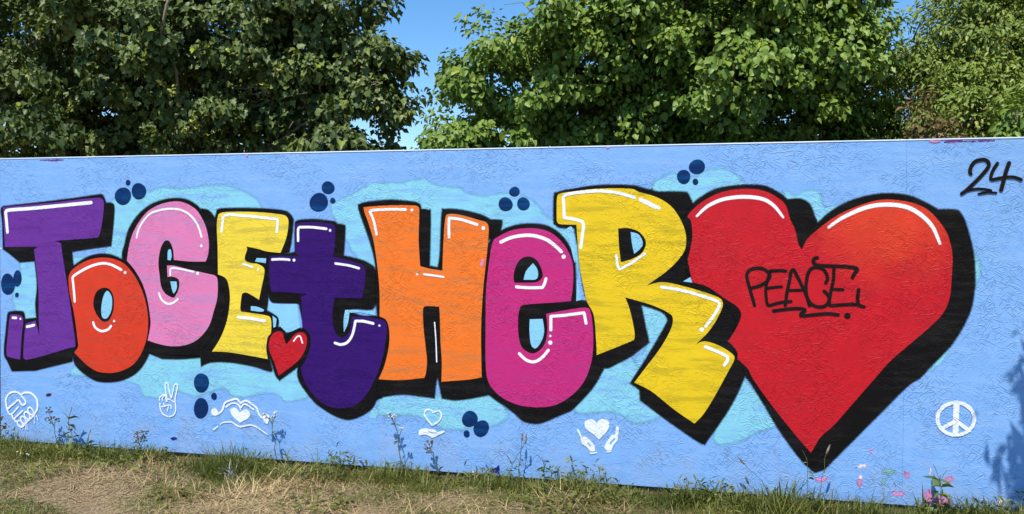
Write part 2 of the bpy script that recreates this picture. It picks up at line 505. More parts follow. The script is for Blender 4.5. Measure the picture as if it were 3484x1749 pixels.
def strokes(name, items, layer, mat, feather=.006, parent=None, label=None, sub='stroke'):
    """items: (text, width in tile units) or (text, w, 'taper'); a single point gives a dot"""
    first = None
    for j, it in enumerate(items):
        V, Tn, C = [], [], []
        txt, w = it[0], it[1]
        q = pts(txt)
        t = TILES[txt.split(':')[0].strip()]
        # local scale of the sheet at that point
        u, v = [float(x) for x in txt.split(':')[1].split()[0].rstrip('!').split(',')]
        u, v = u/t[2]+t[0], v/t[2]+t[1]
        b1, b2 = board(u-5, v), board(u+5, v); c1, c2 = board(u, v-5), board(u, v+5)
        k = ((b2[0]-b1[0])+(c1[1]-c2[1]))/20
        wm = w/t[2]*k
        f = min(feather, wm*.5)
        L = layer+j*.00012
        if len(q) == 1:
            o = len(V); V.append((q[0][0], -L, q[0][1])); C.append(1)
            for m_ in range(16):
                an = m_*math.pi/8
                for rad, cv in ((wm/2-f/2, 1), (wm/2+f/2, 0)):
                    V.append((q[0][0]+math.cos(an)*rad, -L, q[0][1]+math.sin(an)*rad)); C.append(cv)
            for m_ in range(16):
                a = o+1+2*m_; b = o+1+2*((m_+1) % 16)
                Tn += [[o, a, b], [a, a+1, b+1], [a, b+1, b]]
        else:
            if any(a[2] for a in q[1:-1]):
                p = []; st = 0
                for i in range(1, len(q)):
                    if q[i][2] or i == len(q)-1:
                        s_ = catmull(q[st:i+1], False, 6); p += s_ if not p else s_[1:]; st = i
            else:
                p = catmull(q, False, 6)
            ribbon(p, wm, f, L, V, Tn, C, taper=len(it) > 2)
        # triangles must face the street (-y)
        Va = np.array(V); Ta = np.array(Tn)
        nrm = np.cross(Va[Ta[:, 1]]-Va[Ta[:, 0]], Va[Ta[:, 2]]-Va[Ta[:, 0]])
        flip = nrm[:, 1] > 0
        Ta[flip] = Ta[flip][:, [0, 2, 1]]
        nm = name if (first is None or parent is not wall) else sub
        o = bpy.data.objects.new(nm, film(nm, Va, Ta, C, mat))
        link(o, parent if (first is None or parent is not wall) else first)
        if first is None:
            first = o
            if label: o['label'] = label
    return first

def blob(name, txts, layer, mat, feather=.006, parent=None, label=None, sub=5):
    if isinstance(txts, str): txts = [txts]
    first = None
    for i, t in enumerate(txts):
        nm = name if (first is None or parent is not wall) else 'stencil_piece'
        o = bpy.data.objects.new(nm, flat_mesh(nm, [smooth_closed(pts(t), sub)], layer+.00003*i, mat, feather))
        link(o, parent if (first is None or parent is not wall) else first)
        if first is None:
            first = o
            if label: o['label'] = label
    return first

def oval(tile, cx, cy, rx, ry, rot=0, wob=.03, n=22):
    t = TILES[tile]; p = []
    ph = rnd.random()*6; cr, sr = math.cos(math.radians(rot)), math.sin(math.radians(rot))
    for i in range(n):
        a = 2*math.pi*i/n
        k = 1+wob*math.sin(2*a+ph)+wob*.6*math.sin(3*a+2*ph)
        x, y = rx*k*math.cos(a), ry*k*math.sin(a)
        X, Y = cx+x*cr-y*sr, cy+x*sr+y*cr
        p.append((*board(X/t[2]+t[0], Y/t[2]+t[1]), False))
    return p

# ---- paints
M_CYAN = paint('cloud_cyan', (.225, .55, .68), alt=(.20, .41, .73), streak=.85, mottle=.06, alt_range=(.46, .66), ragged=.42, rscale=11)
M_CYAN2 = paint('counter_cyan', (.235, .54, .74), alt=(.22, .48, .74), streak=.4, mottle=.05)
M_BLACK = paint('outline_black', (.0065, .0058, .0058), alt=(.013, .012, .012), streak=.8, rough=.6, mottle=.2)
M_MARK = paint('marker_black', (.012, .009, .009), rough=.45, mottle=.3)
M_NAVY = paint('dot_navy', (.004, .024, .10), alt=(.003, .060, .19), streak=.7, rough=.5, mottle=.15)
M_WHITE = paint('white', (.84, .85, .88), mottle=.04, rough=.4)
M_STEN = paint('stencil_white', (.76, .80, .89), mottle=.08, rough=.5, ragged=.3, rscale=70)
M_PURPLE = paint('purple', (.130, .026, .265), alt=(.105, .018, .21), streak=.7, mottle=.06)
M_INDIGO = paint('indigo', (.034, .008, .125), alt=(.026, .006, .10), streak=.7, mottle=.08)
M_REDO = paint('vermilion', (.62, .040, .014), alt=(.44, .052, .028), streak=.4, mottle=.08)
M_PINK = paint('pink', (.66, .185, .38), alt=(.50, .21, .42), streak=.8, mottle=.05)
M_YEL = paint('lemon', (.80, .59, .045), alt=(.56, .43, .05), streak=.85, mottle=.05)
M_YEL2 = paint('golden', (.74, .50, .012), alt=(.52, .375, .012), streak=.9, mottle=.06)
M_ORANGE = paint('orange', (.80, .165, .018), alt=(.52, .165, .045), streak=.65, mottle=.06)
M_MAG = paint('magenta', (.50, .020, .165), alt=(.40, .03, .19), streak=.55, mottle=.05)
M_RED = paint('crimson', (.50, .007, .015), alt=(.38, .012, .022), streak=.6, mottle=.09)
bx, bz = board(3080, 760)
M_HEART = paint('heart_red', (.50, .008, .016), alt=(.40, .014, .022), streak=.4, mottle=.10, tint=((.64, .050, .016), bx-.1, bz+.15, .52))

L_CY, L_DOT, L_BK, L_H1, L_F, L_K2, L_C2, L_W, L_T = .0006, .0011, .0016, .0026, .0030, .0035, .0040, .0045, .0056

# ---- pale clouds behind the lettering
clouds = [
 'F: 80,600 240,650 235,730 150,850 60,965 -20,1020 -80,900 40,870 130,800',
 'A: 130,540 225,530 240,700 230,900 160,900 100,850 80,780 92,690 125,610',
 'T: 170,650 262,640 268,530 300,492 370,482 410,471 470,472 530,464 590,470 640,495 662,530 668,580 640,700 400,720 220,720',
 'J: 600,60 760,80 920,98 1030,108 1090,118 1130,134 1200,150 1235,190 1255,235 1300,262 1400,268 1480,258 K: 0,212 80,232 160,265 250,238 330,205 400,190 450,208 490,250 600,270 680,252 750,235 840,240 900,252 950,298 1030,305 1100,285 1160,240 1160,-60 700,-120 300,-180 0,-250 J: 1500,-250 900,-200',
 'c5: 1560,850 1650,745 1760,690 1900,620 2000,560 2100,522 2250,512 2400,520 2560,490 c6: 60,520 150,488 230,530 300,590 450,600 600,615 680,670 800,700 950,718 1100,690 1250,680 1400,710 1500,760 1590,830 1680,960 E: 540,300 560,480 500,560 200,520 D: 800,420 400,560 100,560 C: 640,420 560,300',
 'K: 1740,420 1780,330 1800,260 L: 420,120 820,120 1330,130 1500,260 1532,340 1480,380 1400,430 1280,455 1150,450 1050,470 900,470 820,430 720,380 620,335 480,332 330,330 240,318 215,285',
 'M: 290,262 350,312 480,305 600,293 720,310 790,345 850,392 950,402 1030,385 1130,360 1150,250 900,-200 700,-330 300,-200 250,100',
 'Y: -170,380 -190,500 -140,560 0,548 80,520 150,482 250,440 370,395 360,300 200,100 0,-80 -60,120',
 'c7: 400,680 440,620 480,560 600,505 700,465 820,480 960,505 1060,460 1180,425 1260,418 1360,430 1440,450 1520,520 1590,600 1580,690 1480,760 1300,820 1130,860 960,900 780,860 600,800 480,730',
 'c7: 2060,720 2130,695 2230,735 2320,700 2420,680 2500,690 2545,740 2580,850 2620,900 G: 420,165 480,152 540,148 500,200 400,280 300,250 200,180',
 'G: 940,360 968,372 984,410 986,450 972,485 945,500',
 'G: 770,820 800,790 840,762 864,740 830,800 780,838',
]
for i, t in enumerate(clouds):
    blob('painted_cloud', t, L_CY+.00004*i, M_CYAN, .012 if 'G: 770' in t else .05, wall)

# ---- navy dots
dots = [('A', 773, 125, 50, 57), ('A', 873, 94, 45, 53), ('A', 805, 40, 15, 18), ('A', 50, 678, 43, 68), ('A', 110, 642, 27, 52), ('A', 107, 746, 12, 16),
        ('c5', 1532, 585, 80, 82), ('c5', 1416, 768, 115, 119), ('c5', 1591, 747, 34, 38),
        ('E', 229, 80, 27, 26), ('E', 183, 145, 36, 37), ('E', 275, 143, 32, 35),
        ('c7', 999, 397, 99, 94), ('c7', 832, 522, 86, 88), ('c7', 979, 585, 34, 42),
        ('K', 222, 137, 65, 88), ('K', 218, 360, 65, 90), ('K', 333, 255, 26, 31),
        ('L', 1148, 362, 78, 79), ('L', 1260, 455, 72, 86, 22), ('L', 1117, 507, 30, 36)]
for i, d in enumerate(dots):
    loop = catmull(oval(*d), True, 2)
    link(bpy.data.objects.new('painted_dot', flat_mesh('painted_dot', [loop], L_DOT+i*.00002, M_NAVY, .009)), wall)

# ---- letters: black silhouette > fill, counter, highlight
BK = [0]
def letter(label, black, fill, fmat, inner=(), holes=(), low_holes=(), hi=(), name='painted_letter', ff=.005, hmat=None):
    k = BK[0]; BK[0] += 1
    root = blob(name, black, L_BK+.0001*k, M_BLACK, .026, wall, label)
    for i, t in enumerate(low_holes): blob('background_gap', t, L_H1+.00002*k, M_CYAN2, .004, root)
    f = blob('letter_fill', fill, L_F+.00003*k, fmat, ff, root)
    for t in inner: blob('letter_counter', t, L_K2, M_BLACK, .006, root)
    for t in holes: blob('counter_gap', t, L_C2, M_CYAN2, .006, root)
    if hi: strokes('highlight', hi, L_W, M_WHITE, .008, root)
    return root

letter('purple letter T with a hooked foot',
 'A: 5,215 18,188 60,182 300,155 500,130 620,112 645,115 660,140 668,166! 698,165 720,190 715,300 700,440! 600,452 455,475! 462,550! 500,640 500,800 500,1000 492,1085 470,1102 455,1165! 220,1222! 75,1225! 45,1160 28,1130 25,1080 35,980 45,880 55,852 95,845 148,850 160,895! 228,887! 222,800 232,680 217,535! 125,542! 60,488 18,458! 14,300',
 ['A: 22,210 40,193 300,168 500,145 610,135 640,141 654,170 645,280 625,370 600,385 520,393 345,405! 385,420! 395,500 430,720 455,900 475,1050 465,1072 430,1080 300,1120 180,1150 155,1145 148,1120 155,1000 163,925! 225,905! 250,1005! 245,880 242,700 225,540 215,460! 240,443! 32,443! 26,320',
  'A: 62,885 75,868 120,870 143,885 147,920 138,1000 128,1150! 85,1143 45,1130! 42,1090 50,1000'],
 M_PURPLE,
 hi=[('A: 49,350 44,290 38,225! 60,212 180,203 300,192 440,178 575,165', 19), ('A: 82,888 104,889', 14), ('A: 131,895', 12), ('A: 172,944 195,940 217,934', 15)])
letter('orange-red letter o',
 'A: 430,625 450,575 520,520 600,488 680,487 750,510 800,545 860,620 910,740 940,850 946,930 940,1020 944,1100 900,1190 840,1250 760,1285 680,1295 600,1285 520,1235 470,1180 460,1120 480,1080 480,1000 440,750',
 'A: 432,645 445,600 490,560 560,525 640,510 720,520 790,555 850,630 895,720 925,830 932,930 922,1020 890,1110 840,1180 770,1220 700,1235 620,1228 560,1195 500,1140 468,1105! 490,1075 490,1030 465,850 440,740',
 M_REDO,
 inner=['A: 655,700 690,710 715,760 715,830 700,880 680,908 650,912 625,890 600,850 588,800 600,740 625,710'],
 holes=['A: 680,720 703,755 706,810 695,860 670,893 645,885 638,840 645,780 660,735'],
 hi=[('A: 472,785 465,700 458,636! 480,615 560,570 640,547 700,555 765,587', 15), ('A: 788,604', 18), ('A: 588,918 602,950 640,972 680,962 700,940', 14), ('A: 719,909', 14)])
letter('pink letter G',
 'B: 30,530 45,420 70,330 120,250 200,180 290,145 370,135 440,145 500,180 520,202! 565,208 600,240 625,300 640,500 645,622! 680,642 703,740 700,850 670,960 605,1090! 525,1105! 520,1140! 400,1150 280,1148! 200,1115! 150,1000 100,800',
 'B: 60,530! 75,430 110,330 180,230 260,180 350,158 420,165 490,205 530,260 560,330 575,420 570,490 555,535! 460,535 355,525! 350,460 330,412 308,402 290,415 270,460 258,540 265,620 275,690 300,735 340,760 360,760! 385,710 388,660 375,640 345,630 315,632! 312,560! 360,562 450,585 560,610 615,625 630,660 628,760 605,850 580,930 540,990 480,1040 400,1065 320,1065 250,1050 190,1030! 205,960 208,900 190,780 160,680 110,590',
 M_PINK,
 holes=['B: 318,470 335,460 342,500 335,528! 316,525!', 'B: 333,660! 372,660! 374,700 356,735 345,715'],
 hi=[('B: 122,385 140,320 200,240 280,210 370,205 440,230 490,280 515,330 530,380', 12), ('B: 528,437', 18), ('B: 333,620 334,580! 370,577 480,600', 11), ('B: 505,610', 20), ('B: 263,735 280,775 315,800 350,795 380,772', 13)])
letter('lemon yellow letter E',
 'B: 612,310 620,230 640,203 750,197 900,200 1040,212 1085,235 1108,270! 1095,400 1080,480! 960,500! 945,560 950,740 940,843! 1000,875 1016,905 1000,960 950,1000 945,1080 975,1215! 955,1228 850,1195 700,1170 590,1170 525,1195! 518,1110! 600,1000 680,800 630,600',
 'B: 625,320 630,260 650,230 740,222 880,225 1020,238 1065,255 1075,300 1060,390 1025,480! 940,472 880,455 810,440! 815,460 802,500 805,530 840,545 880,550 920,575 922,620 905,700 890,775! 850,750 810,730 785,738 778,770 772,830 780,850! 850,860 940,875 965,900 965,980 945,1010 935,1080 945,1148! 850,1130 700,1105 595,1100! 650,1010 690,900 707,780 700,690 680,640 632,615! 630,450',
 M_YEL,
 low_holes=['B: 875,513! 935,515! 932,545! 865,535!', 'B: 838,815! 880,820 920,838 905,850 838,843!', 'B: 975,875! 1000,895! 995,945! 980,950!'],
 hi=[('B: 655,345 660,300 665,255! 700,240 780,247 850,252 1008,270! 1006,310 1003,350', 16), ('B: 790,550 850,570', 12), ('B: 885,587', 14), ('B: 760,885 840,893 925,908', 18)])
letter('dark indigo letter t',
 'C: 190,130 205,92 300,82 380,88 440,97 458,112! 502,120 510,150 500,312! 580,330 640,350 690,383! 712,450 706,600 690,640 660,655 560,650 540,665! 620,690 700,690 760,702 785,750 785,850 765,980 720,1095! 739,1209! 708,1223 680,1273 623,1316 558,1342 508,1345 444,1323 373,1281 316,1238 251,1159 216,1101 205,1044 215,1000! 225,870 240,760 215,618! 60,612! 40,600 25,560 15,400 25,310 60,300! 160,298! 190,288!',
 'C: 195,130 215,108 300,103 380,108 440,125 445,200 440,270 430,320! 500,335 570,355 620,375 635,410 632,480 615,580! 560,580 445,577! 435,620 428,700 440,780 460,815 490,828 520,810 540,770 548,698! 620,698 700,710 750,720 768,750 770,800 760,860 745,950 700,1080 640,1190 570,1255 500,1272 440,1270 380,1250 310,1190 255,1110 228,1022! 265,960 290,870 280,800 240,765! 235,650 230,570! 275,555! 150,545 45,540! 35,480 30,340 45,318 120,315 230,320! 195,300! 195,200',
 M_INDIGO,
 low_holes=['C: 508,655! 560,655 655,660 698,657! 695,690! 620,673 535,672! 525,740 500,795! 498,720'],
 hi=[('C: 213,220 213,150 222,135! 300,135 390,145', 15), ('C: 414,155', 16), ('C: 50,338 110,336 158,340', 14), ('C: 187,342', 18), ('C: 448,363 530,375 595,393', 14), ('C: 445,862 480,872 520,860 550,820 565,770 573,725! 620,725 685,740', 16), ('C: 724,753', 13)])
letter('small red heart between the E and the t',
 'C: 60,770 95,760 125,770 140,800! 180,775 230,768 270,785 290,820 285,880 255,950 215,1010 150,1060 95,1100! 70,1070 50,1010 20,900 20,830 40,785',
 'C: 60,800 90,790 115,800 128,850 140,870! 165,840 190,810 225,795 255,805 268,840 258,900 225,960 170,1010 90,1068! 65,990 35,920 28,870 40,825',
 M_RED, name='painted_heart',
 hi=[('C: 185,850 205,825 225,820 240,862', 9)])
letter('orange letter H',
 'D: 28,160 40,140 100,128 200,120 300,128 345,140 357,168! 393,173 405,200 400,462! 440,470! 450,400 460,190 480,168 560,172 660,195 715,222! 770,225 775,243 768,282! 730,330 700,350 690,600 690,1000 712,1130! 620,1150 530,1160 462,1150! 448,1085 440,1040! 432,1080 425,1150! 350,1140 250,1130 132,1148! 130,1060 185,850 180,760 130,730 120,600 115,450 85,330 50,230',
 'D: 58,170 75,158 200,150 300,150 340,158 345,200 342,330 350,465! 400,478 465,488! 470,350 480,220 500,195 560,200 650,225 700,248 702,330 690,450 675,600 665,800 668,1040! 600,1052 460,1063! 462,960 455,850 450,690 435,675 380,672 365,690 367,780 378,880 385,960 375,1035 350,1045 240,1055 135,1050! 165,980 188,880 190,800 175,745 140,725! 140,600 130,480 110,340 85,250',
 M_ORANGE,
 hi=[('D: 125,300 110,230 90,182! 110,175 190,171 275,172', 13), ('D: 308,175', 15), ('D: 500,315 499,260 500,216! 560,223 645,250', 14), ('D: 677,268', 20), ('D: 335,507', 11), ('D: 370,507 420,513 471,521', 10), ('D: 425,756 432,850 436,960', 6)])
letter('magenta letter e',
 'E: 75,400 100,335 160,280 240,250 320,243 400,255 470,300 520,370 545,450 550,640! 600,645 632,690 655,800 652,930! 690,990 680,1020 640,1090 570,1170 522,1215! 460,1240 360,1280 280,1270 230,1230 180,1190! 120,1150 85,1100 65,900 65,600',
 'E: 115,345 150,310 220,278 310,268 390,280 450,315 500,375 530,450 533,550 522,645! 450,652 330,660 270,668 255,690 248,740 250,820 265,880 300,910 335,915 370,890 392,850 400,780 393,712! 480,695 600,680 625,710 635,790 637,880 625,970 590,1060 530,1130 450,1180 370,1195 270,1188 190,1160 125,1110 90,1050 80,950 80,750 82,600 95,470',
 M_MAG,
 inner=['E: 230,550! 225,520 235,470 260,430 300,415 340,430 365,470 375,515 350,545 300,550'],
 holes=['E: 277,535! 290,490 325,450! 345,475 352,510 340,533 310,535'],
 low_holes=['E: 308,740! 375,738! 383,800 370,850 340,890 315,870 307,800'],
 hi=[('E: 160,340 220,315 310,305 390,325 440,360 472,390', 17), ('E: 484,416', 22), ('E: 240,572 310,577 375,575! 385,555 393,530', 15), ('E: 418,795 418,724! 480,720 590,706! 600,760', 15), ('E: 415,826', 12), ('E: 415,861', 22), ('E: 255,918 290,950 330,960 370,940 405,900', 15)])
letter('golden yellow letter R with a zigzag leg',
 'E: 430,230 432,100 450,80 520,65 650,45 760,42 850,46 F: 105,112 180,131! 295,132 318,150 338,195! 330,340 315,430! 330,525! 400,550 470,600 530,640 545,680 520,740 488,790! 525,830 530,868! 575,910 560,950 530,1020 480,1110 385,1245! 350,1230 220,1140 100,1050! 97,1005! 55,975! 110,890 165,800 215,710 218,690 190,660 107,632! 125,720 142,795! 60,858 0,890! E: 700,995 640,960! 630,800 602,645! 580,560 560,400 538,268! 470,268 440,252',
 'E: 448,200 450,110 470,88 560,75 650,65 760,62 840,66 F: 95,133 170,155 230,190 270,240 300,310 300,380 270,430 220,480 165,520 130,545! 200,530 300,550 400,580 450,600 465,630 440,690 400,750 345,805! 385,790 450,810 505,845 515,870 490,920 430,1030 380,1110 340,1152! 250,1090 150,1010 75,972! 130,900 190,820 235,740 245,690 225,665 150,630 35,597! 55,650 75,740 75,780 60,790 0,815 E: 655,925! 652,850 640,720 605,650 590,590 565,450 550,250! 470,248 450,235',
 M_YEL2,
 inner=['F: 5,294! 50,293 95,308 122,340 125,370 105,405 60,430 17,442! 8,370'],
 holes=['F: 60,310! 90,318 108,340 112,365 100,385 75,405! 65,360'],
 hi=[('E: 573,370 580,310 587,262 582,235! 540,222 487,214! 485,150 482,108! 510,92 650,76 760,85 850,110', 16), ('E: 880,125 960,165', 11), ('F: 102,165 140,182 185,205', 14), ('E: 757,410 763,460 775,482! 840,445 905,400', 13), ('F: 195,552 280,565 370,590 430,610 450,628 430,670 390,725', 13), ('F: 372,739', 20), ('F: 388,815 440,835 487,858! 485,875 472,895', 14)])
letter('big red heart at the end of the word',
 'F: 290,260 325,195 360,160 430,120 520,103 600,100 660,108 720,140 c7: 2100,770 2130,802! 2180,795 2250,790 2310,795 2380,830 2430,885 G: 320,215 332,243! 380,200 450,160 530,135 610,125 700,135 770,165 812,190! 880,190 905,205 930,260 955,360 962,450 955,550 930,630 870,730 790,815 740,868! 690,900 600,990 500,1090 400,1190 358,1233! 320,1245! 265,1195 180,1080 120,980 62,885! 45,866! 10,780 F: 490,780 520,700 400,552 320,515 300,420 300,320',
 'F: 310,240 350,195 420,150 500,125 590,120 650,130 700,155 740,190 G: 222,232 240,270 255,330 268,352! 290,310 340,265 410,215 500,175 590,152 690,160 760,185 810,230 850,290 870,370 868,450 860,540 830,610 770,670 700,730 620,800 540,890 470,970 400,1050 345,1100 325,1130 305,1165! 240,1090 160,990 80,880 F: 575,910! 530,868! 525,830 488,790! 520,740 545,680 530,640 470,600 400,552 330,530! 310,430! 330,340 325,262',
 M_HEART, name='painted_heart',
 hi=[('F: 350,240 400,195 470,165 560,155 640,165 690,195 730,245', 16, 'taper'), ('G: 375,263 430,225 520,185 600,172 680,180 740,210 790,260 820,328', 17, 'taper')])
heart_gap = blob('background_gap', 'F: 290,527! 322,508! 330,532!', L_C2, M_CYAN2, .004, wall)
for t in ['E: 497,272! 530,268 545,400 541,445 520,365', 'E: 553,525! 577,638! 549,646!', 'C: 30,580! 52,614 205,617! 212,650 224,765! 170,790 140,797! 112,770! 95,755! 88,705 60,680 22,655!']: blob('background_gap', t, L_H1+.0004, M_CYAN2, .004, wall)

# ---- black marker tags
tag1 = strokes('painted_word', [
 ('P: 375,1030 345,920 310,800 270,650 265,570 310,510 400,485 490,490 560,530 598,580 590,630 540,690 440,745 330,775', 49),
 ('P: 830,525 720,520 600,528', 48), ('P: 605,530 560,680 540,780 545,900 560,1000 590,1030 700,1000 800,980 910,970', 45), ('P: 550,780 660,765 770,755', 43),
 ('P: 825,1030 850,850 890,650 910,540 945,505 980,560 1060,720 1130,870 1180,1030', 49), ('P: 870,810 980,808 1090,805', 43),
 ('P: 1420,700 1445,640 1430,570 1380,500 1290,470 1210,490 1160,560 1135,680 1130,800 1150,920 1210,1010 1310,1050 1400,1040 1455,985 1468,920 1440,860 1395,820', 49),
 ('P: 1295,330 1245,350 1240,400 1300,440 1450,450 1700,460 1850,480 1880,510 1840,560 1810,620', 52),
 ('P: 1540,470 1530,650 1500,800 1475,940 1472,1010 1500,1030 1650,1020 1850,1015 1980,1050', 48), ('P: 1895,1010 1885,930 1900,800', 52), ('P: 1500,790 1580,795 1670,795', 45),
 ('P: 655,1110 800,1090 960,1075 1080,1080 1115,1105 1060,1150 1070,1180 1250,1165 1450,1150 1600,1165', 49), ('P: 1735,1180', 91)], L_T, M_MARK, .006, wall, 'black handwritten word PEACE on the big heart')
tag2 = strokes('painted_number', [
 ('Q: 590,660 570,600 600,480 680,370 800,320 920,310 1010,360 1030,450 960,570 820,730 650,900 480,1060 370,1140', 91),
 ('Q: 400,1120 520,1070 700,1030 900,1030 1080,1065', 67), ('Q: 1075,1085 1000,1110 780,1150', 54), ('Q: 800,1145 900,1118 1050,1110 1210,1120', 56),
 ('Q: 1240,400 1150,540 1090,680 1080,770 1110,800 1250,770 1450,740 1650,740 1820,800', 82), ('Q: 1525,390 1450,600 1390,830 1330,1050', 99)], L_T, M_MARK, .006, wall, 'black number 24 near the right end')

# ---- white stencils along the foot of the wall
def ringtxt(tile, cx, cy, rx, ry, rot, n=14):
    cr, sr = math.cos(math.radians(rot)), math.sin(math.radians(rot)); o = []
    for i in range(n+1):
        a = 2*math.pi*i/n
        x, y = rx*math.cos(a), ry*math.sin(a)
        o.append('%.1f,%.1f' % (cx+x*cr-y*sr, cy+x*sr+y*cr))
    return tile+': '+' '.join(o)
strokes('painted_symbol', [
 ('S: 140,720 115,600 120,510 170,430 240,395 310,395 370,430 430,500 470,550 475,600 440,630 400,615 345,540 280,590 150,700', 34),
 ('S: 400,440 450,410 540,405 620,450 680,530 695,620 690,700 650,780 600,850 520,920 450,1000 390,1030 340,990 320,930', 36),
 ('S: 140,720 170,780 220,800 345,665', 29), ('S: 220,810 250,880 280,870 420,740', 29), ('S: 270,890 300,940 350,920', 28),
 (ringtxt('S', 375, 975, 42, 60, -22), 28), (ringtxt('S', 435, 905, 42, 66, -24), 28), (ringtxt('S', 505, 825, 44, 70, -26), 28), (ringtxt('S', 572, 745, 44, 72, -28), 28),
 ('S: 380,1040 380,1095', 11), ('S: 430,1040 430,1085', 11), ('S: 475,1000 480,1080', 11), ('S: 498,990 505,1090', 11), ('S: 519,980 523,1090', 10), ('S: 645,840 645,970', 11), ('S: 668,820 690,870 712,915', 12)],
 L_W, M_STEN, .009, wall, 'white stencil of clasped hands forming a heart, with drips')
strokes('painted_symbol', [
 ('V: 370,500 345,350 340,260 365,225 390,240 400,320 440,470 453,508! 480,400 500,290 530,250 562,262 560,330 535,450 520,560 535,660 530,750 490,820 420,845', 24),
 ('V: 390,842 320,815 270,750 245,680 245,600', 24), ('V: 270,665 330,660 375,640 440,640 450,700', 21), ('V: 400,660 380,745', 19), ('V: 450,550 500,575', 21),
 ('V: 380,565 360,560 380,525 430,535', 23), ('V: 235,545 245,490 290,455 345,440', 23), ('V: 290,550 290,500 345,460 360,545', 21), ('V: 310,600 325,650', 19)],
 L_W, M_STEN, .009, wall, 'white stencil of a hand making a V sign')
st = blob('painted_symbol', ['V: 1530,720 1570,690 1630,685 1670,720 1695,770! 1760,730 1830,715 1890,770 1895,830 1850,890 1780,920 1710,962! 1620,890 1550,800',
 'V: 1180,760 1205,705 1260,690 1300,735 1310,790 1270,835 1210,820', 'V: 2115,870 2150,820 2220,808 2257,860 2230,950 2205,992! 2150,940'], L_W, M_STEN, .014, wall, 'fuzzy white stencil of two hands framing a heart')
strokes('stencil_line', [('V: 1250,800 1320,790 1390,720 1430,600 1500,560 1640,520 1690,560 1725,605! 1760,575 1830,555 1920,610 2010,680 2060,800 2115,870', 34),
 ('V: 1455,670 1550,605 1640,605 1700,650 1720,690! 1780,620 1850,640 1960,715', 29), ('V: 1718,680 1716,725', 19),
 ('V: 1350,990 1400,955 1550,945 1640,1000 1720,1030 1880,1000 1980,1020 2080,1080 2225,1180', 29, 'taper'), ('V: 1225,1085 1300,1030', 28)], L_W+.0002, M_STEN, .012, st)
st = strokes('painted_symbol', [('W: 735,690 650,600 560,480 520,390 550,300 620,265 690,280 770,350! 830,310 930,310 985,390 970,490 900,590 800,660 735,695', 44)], L_W, M_STEN, .007, wall, 'white stencil of an outlined heart above an open palm')
blob('stencil_palm', 'W: 358,900 390,825 500,785 640,788 760,808 850,850 862,885 822,905! 910,875 1040,848 1066,885 900,970 760,1035 690,1020 600,962 480,955 395,978', L_W+.0003, M_STEN, .008, st)
strokes('stencil_line', [('W: 640,868 735,900 840,906', 17)], L_W+.0008, M_BLUE, .004, st)
st = blob('painted_symbol', ['X: 480,300 540,240 640,205 730,230 815,315! 880,230 980,205 1090,230 1150,290 1150,430 1080,560 980,670 875,772! 740,640 560,510 490,430',
 'X: 268,500 300,483 355,560 400,680 440,695 480,683 590,750 700,860 760,960 765,1092! 640,1095 560,1000 470,930 400,880 370,720 310,600',
 'X: 605,1130! 822,1108! 826,1150! 618,1176!', 'X: 1340,430 1408,408 1422,480 1400,680 1380,800 1280,920 1220,1062! 1100,1075 1030,1000 1050,900 1150,740 1230,640 1300,640 1330,560', 'X: 1070,1092! 1222,1075! 1212,1112! 1078,1132!'],
 L_W, M_STEN, .009, wall, 'white stencil of a solid heart between two cupped hands')
strokes('stencil_line', [('X: 1185,880 1240,810 1300,750', 34), ('X: 575,865 605,900 632,945', 26)], L_W+.0005, M_BLUE, .006, st)
def arc(cx, cy, rx, ry, a0, a1, n=9):
    return 'Y: '+' '.join('%.1f,%.1f' % (cx+rx*math.cos(math.radians(a0+(a1-a0)*i/n)), cy-ry*math.sin(math.radians(a0+(a1-a0)*i/n))) for i in range(n+1))
strokes('painted_symbol', [(arc(1968, 326, 164, 144, 38, 142), 36), (arc(1968, 326, 164, 144, 152, 245), 34), (arc(1968, 326, 164, 144, 251, 289), 34), (arc(1968, 326, 164, 144, 295, 390), 32),
 ('Y: 1974,195 1968,330 1965,460', 52), ('Y: 1965,345 1900,380 1838,418', 34), ('Y: 1975,345 2030,390 2086,428', 36)], L_W, M_STEN, .008, wall, 'white stencilled peace sign')

# ---- stray marks of older paint
SN = [0]
def stain(mat, items, layer=L_DOT, feather=.06):
    for i in items:
        SN[0] += 1
        i = (i[0], i[1], i[2], i[3]*(1.25 if i[0] == 'Y' else .9), i[4]*(1.25 if i[0] == 'Y' else .9))+tuple(i[5:])
        p = catmull(oval(*i, wob=.22, n=14), True, 3)
        ext = min(max(a[0] for a in p)-min(a[0] for a in p), max(a[1] for a in p)-min(a[1] for a in p))
        link(bpy.data.objects.new('paint_stain', flat_mesh('paint_stain', [p], layer+.00003*SN[0], mat, min(feather, ext*.62))), wall)
M_SPINK = paint('stain_pink', (.66, .25, .46), ragged=.75, mottle=.2)
M_SPALE = paint('stain_pale', (.82, .70, .72), ragged=.9, mottle=.15)
M_SGREEN = paint('stain_green', (.20, .40, .42), ragged=.9, mottle=.2)
M_SNAVY = paint('stain_navy', (.012, .02, .20), ragged=.9, mottle=.2)
M_SPURP = paint('stain_purple', (.16, .03, .22), ragged=.9, mottle=.2)
M_SGREY = paint('stain_grey', (.25, .40, .60), ragged=.9, mottle=.15)
M_SOCH = paint('stain_ochre', (.55, .42, .14), ragged=.9, mottle=.2)
stain(M_SPINK, [('Y', 1755, 1055, 62, 74), ('Y', 1840, 1065, 100, 36, 10), ('Y', 1910, 868, 26, 30), ('Y', 1530, 828, 20, 26), ('Y', 1210, 615, 9, 22), ('Y', 770, 868, 40, 22), ('Y', 1112, 890, 20, 36), ('Y', 1450, 995, 36, 22)])
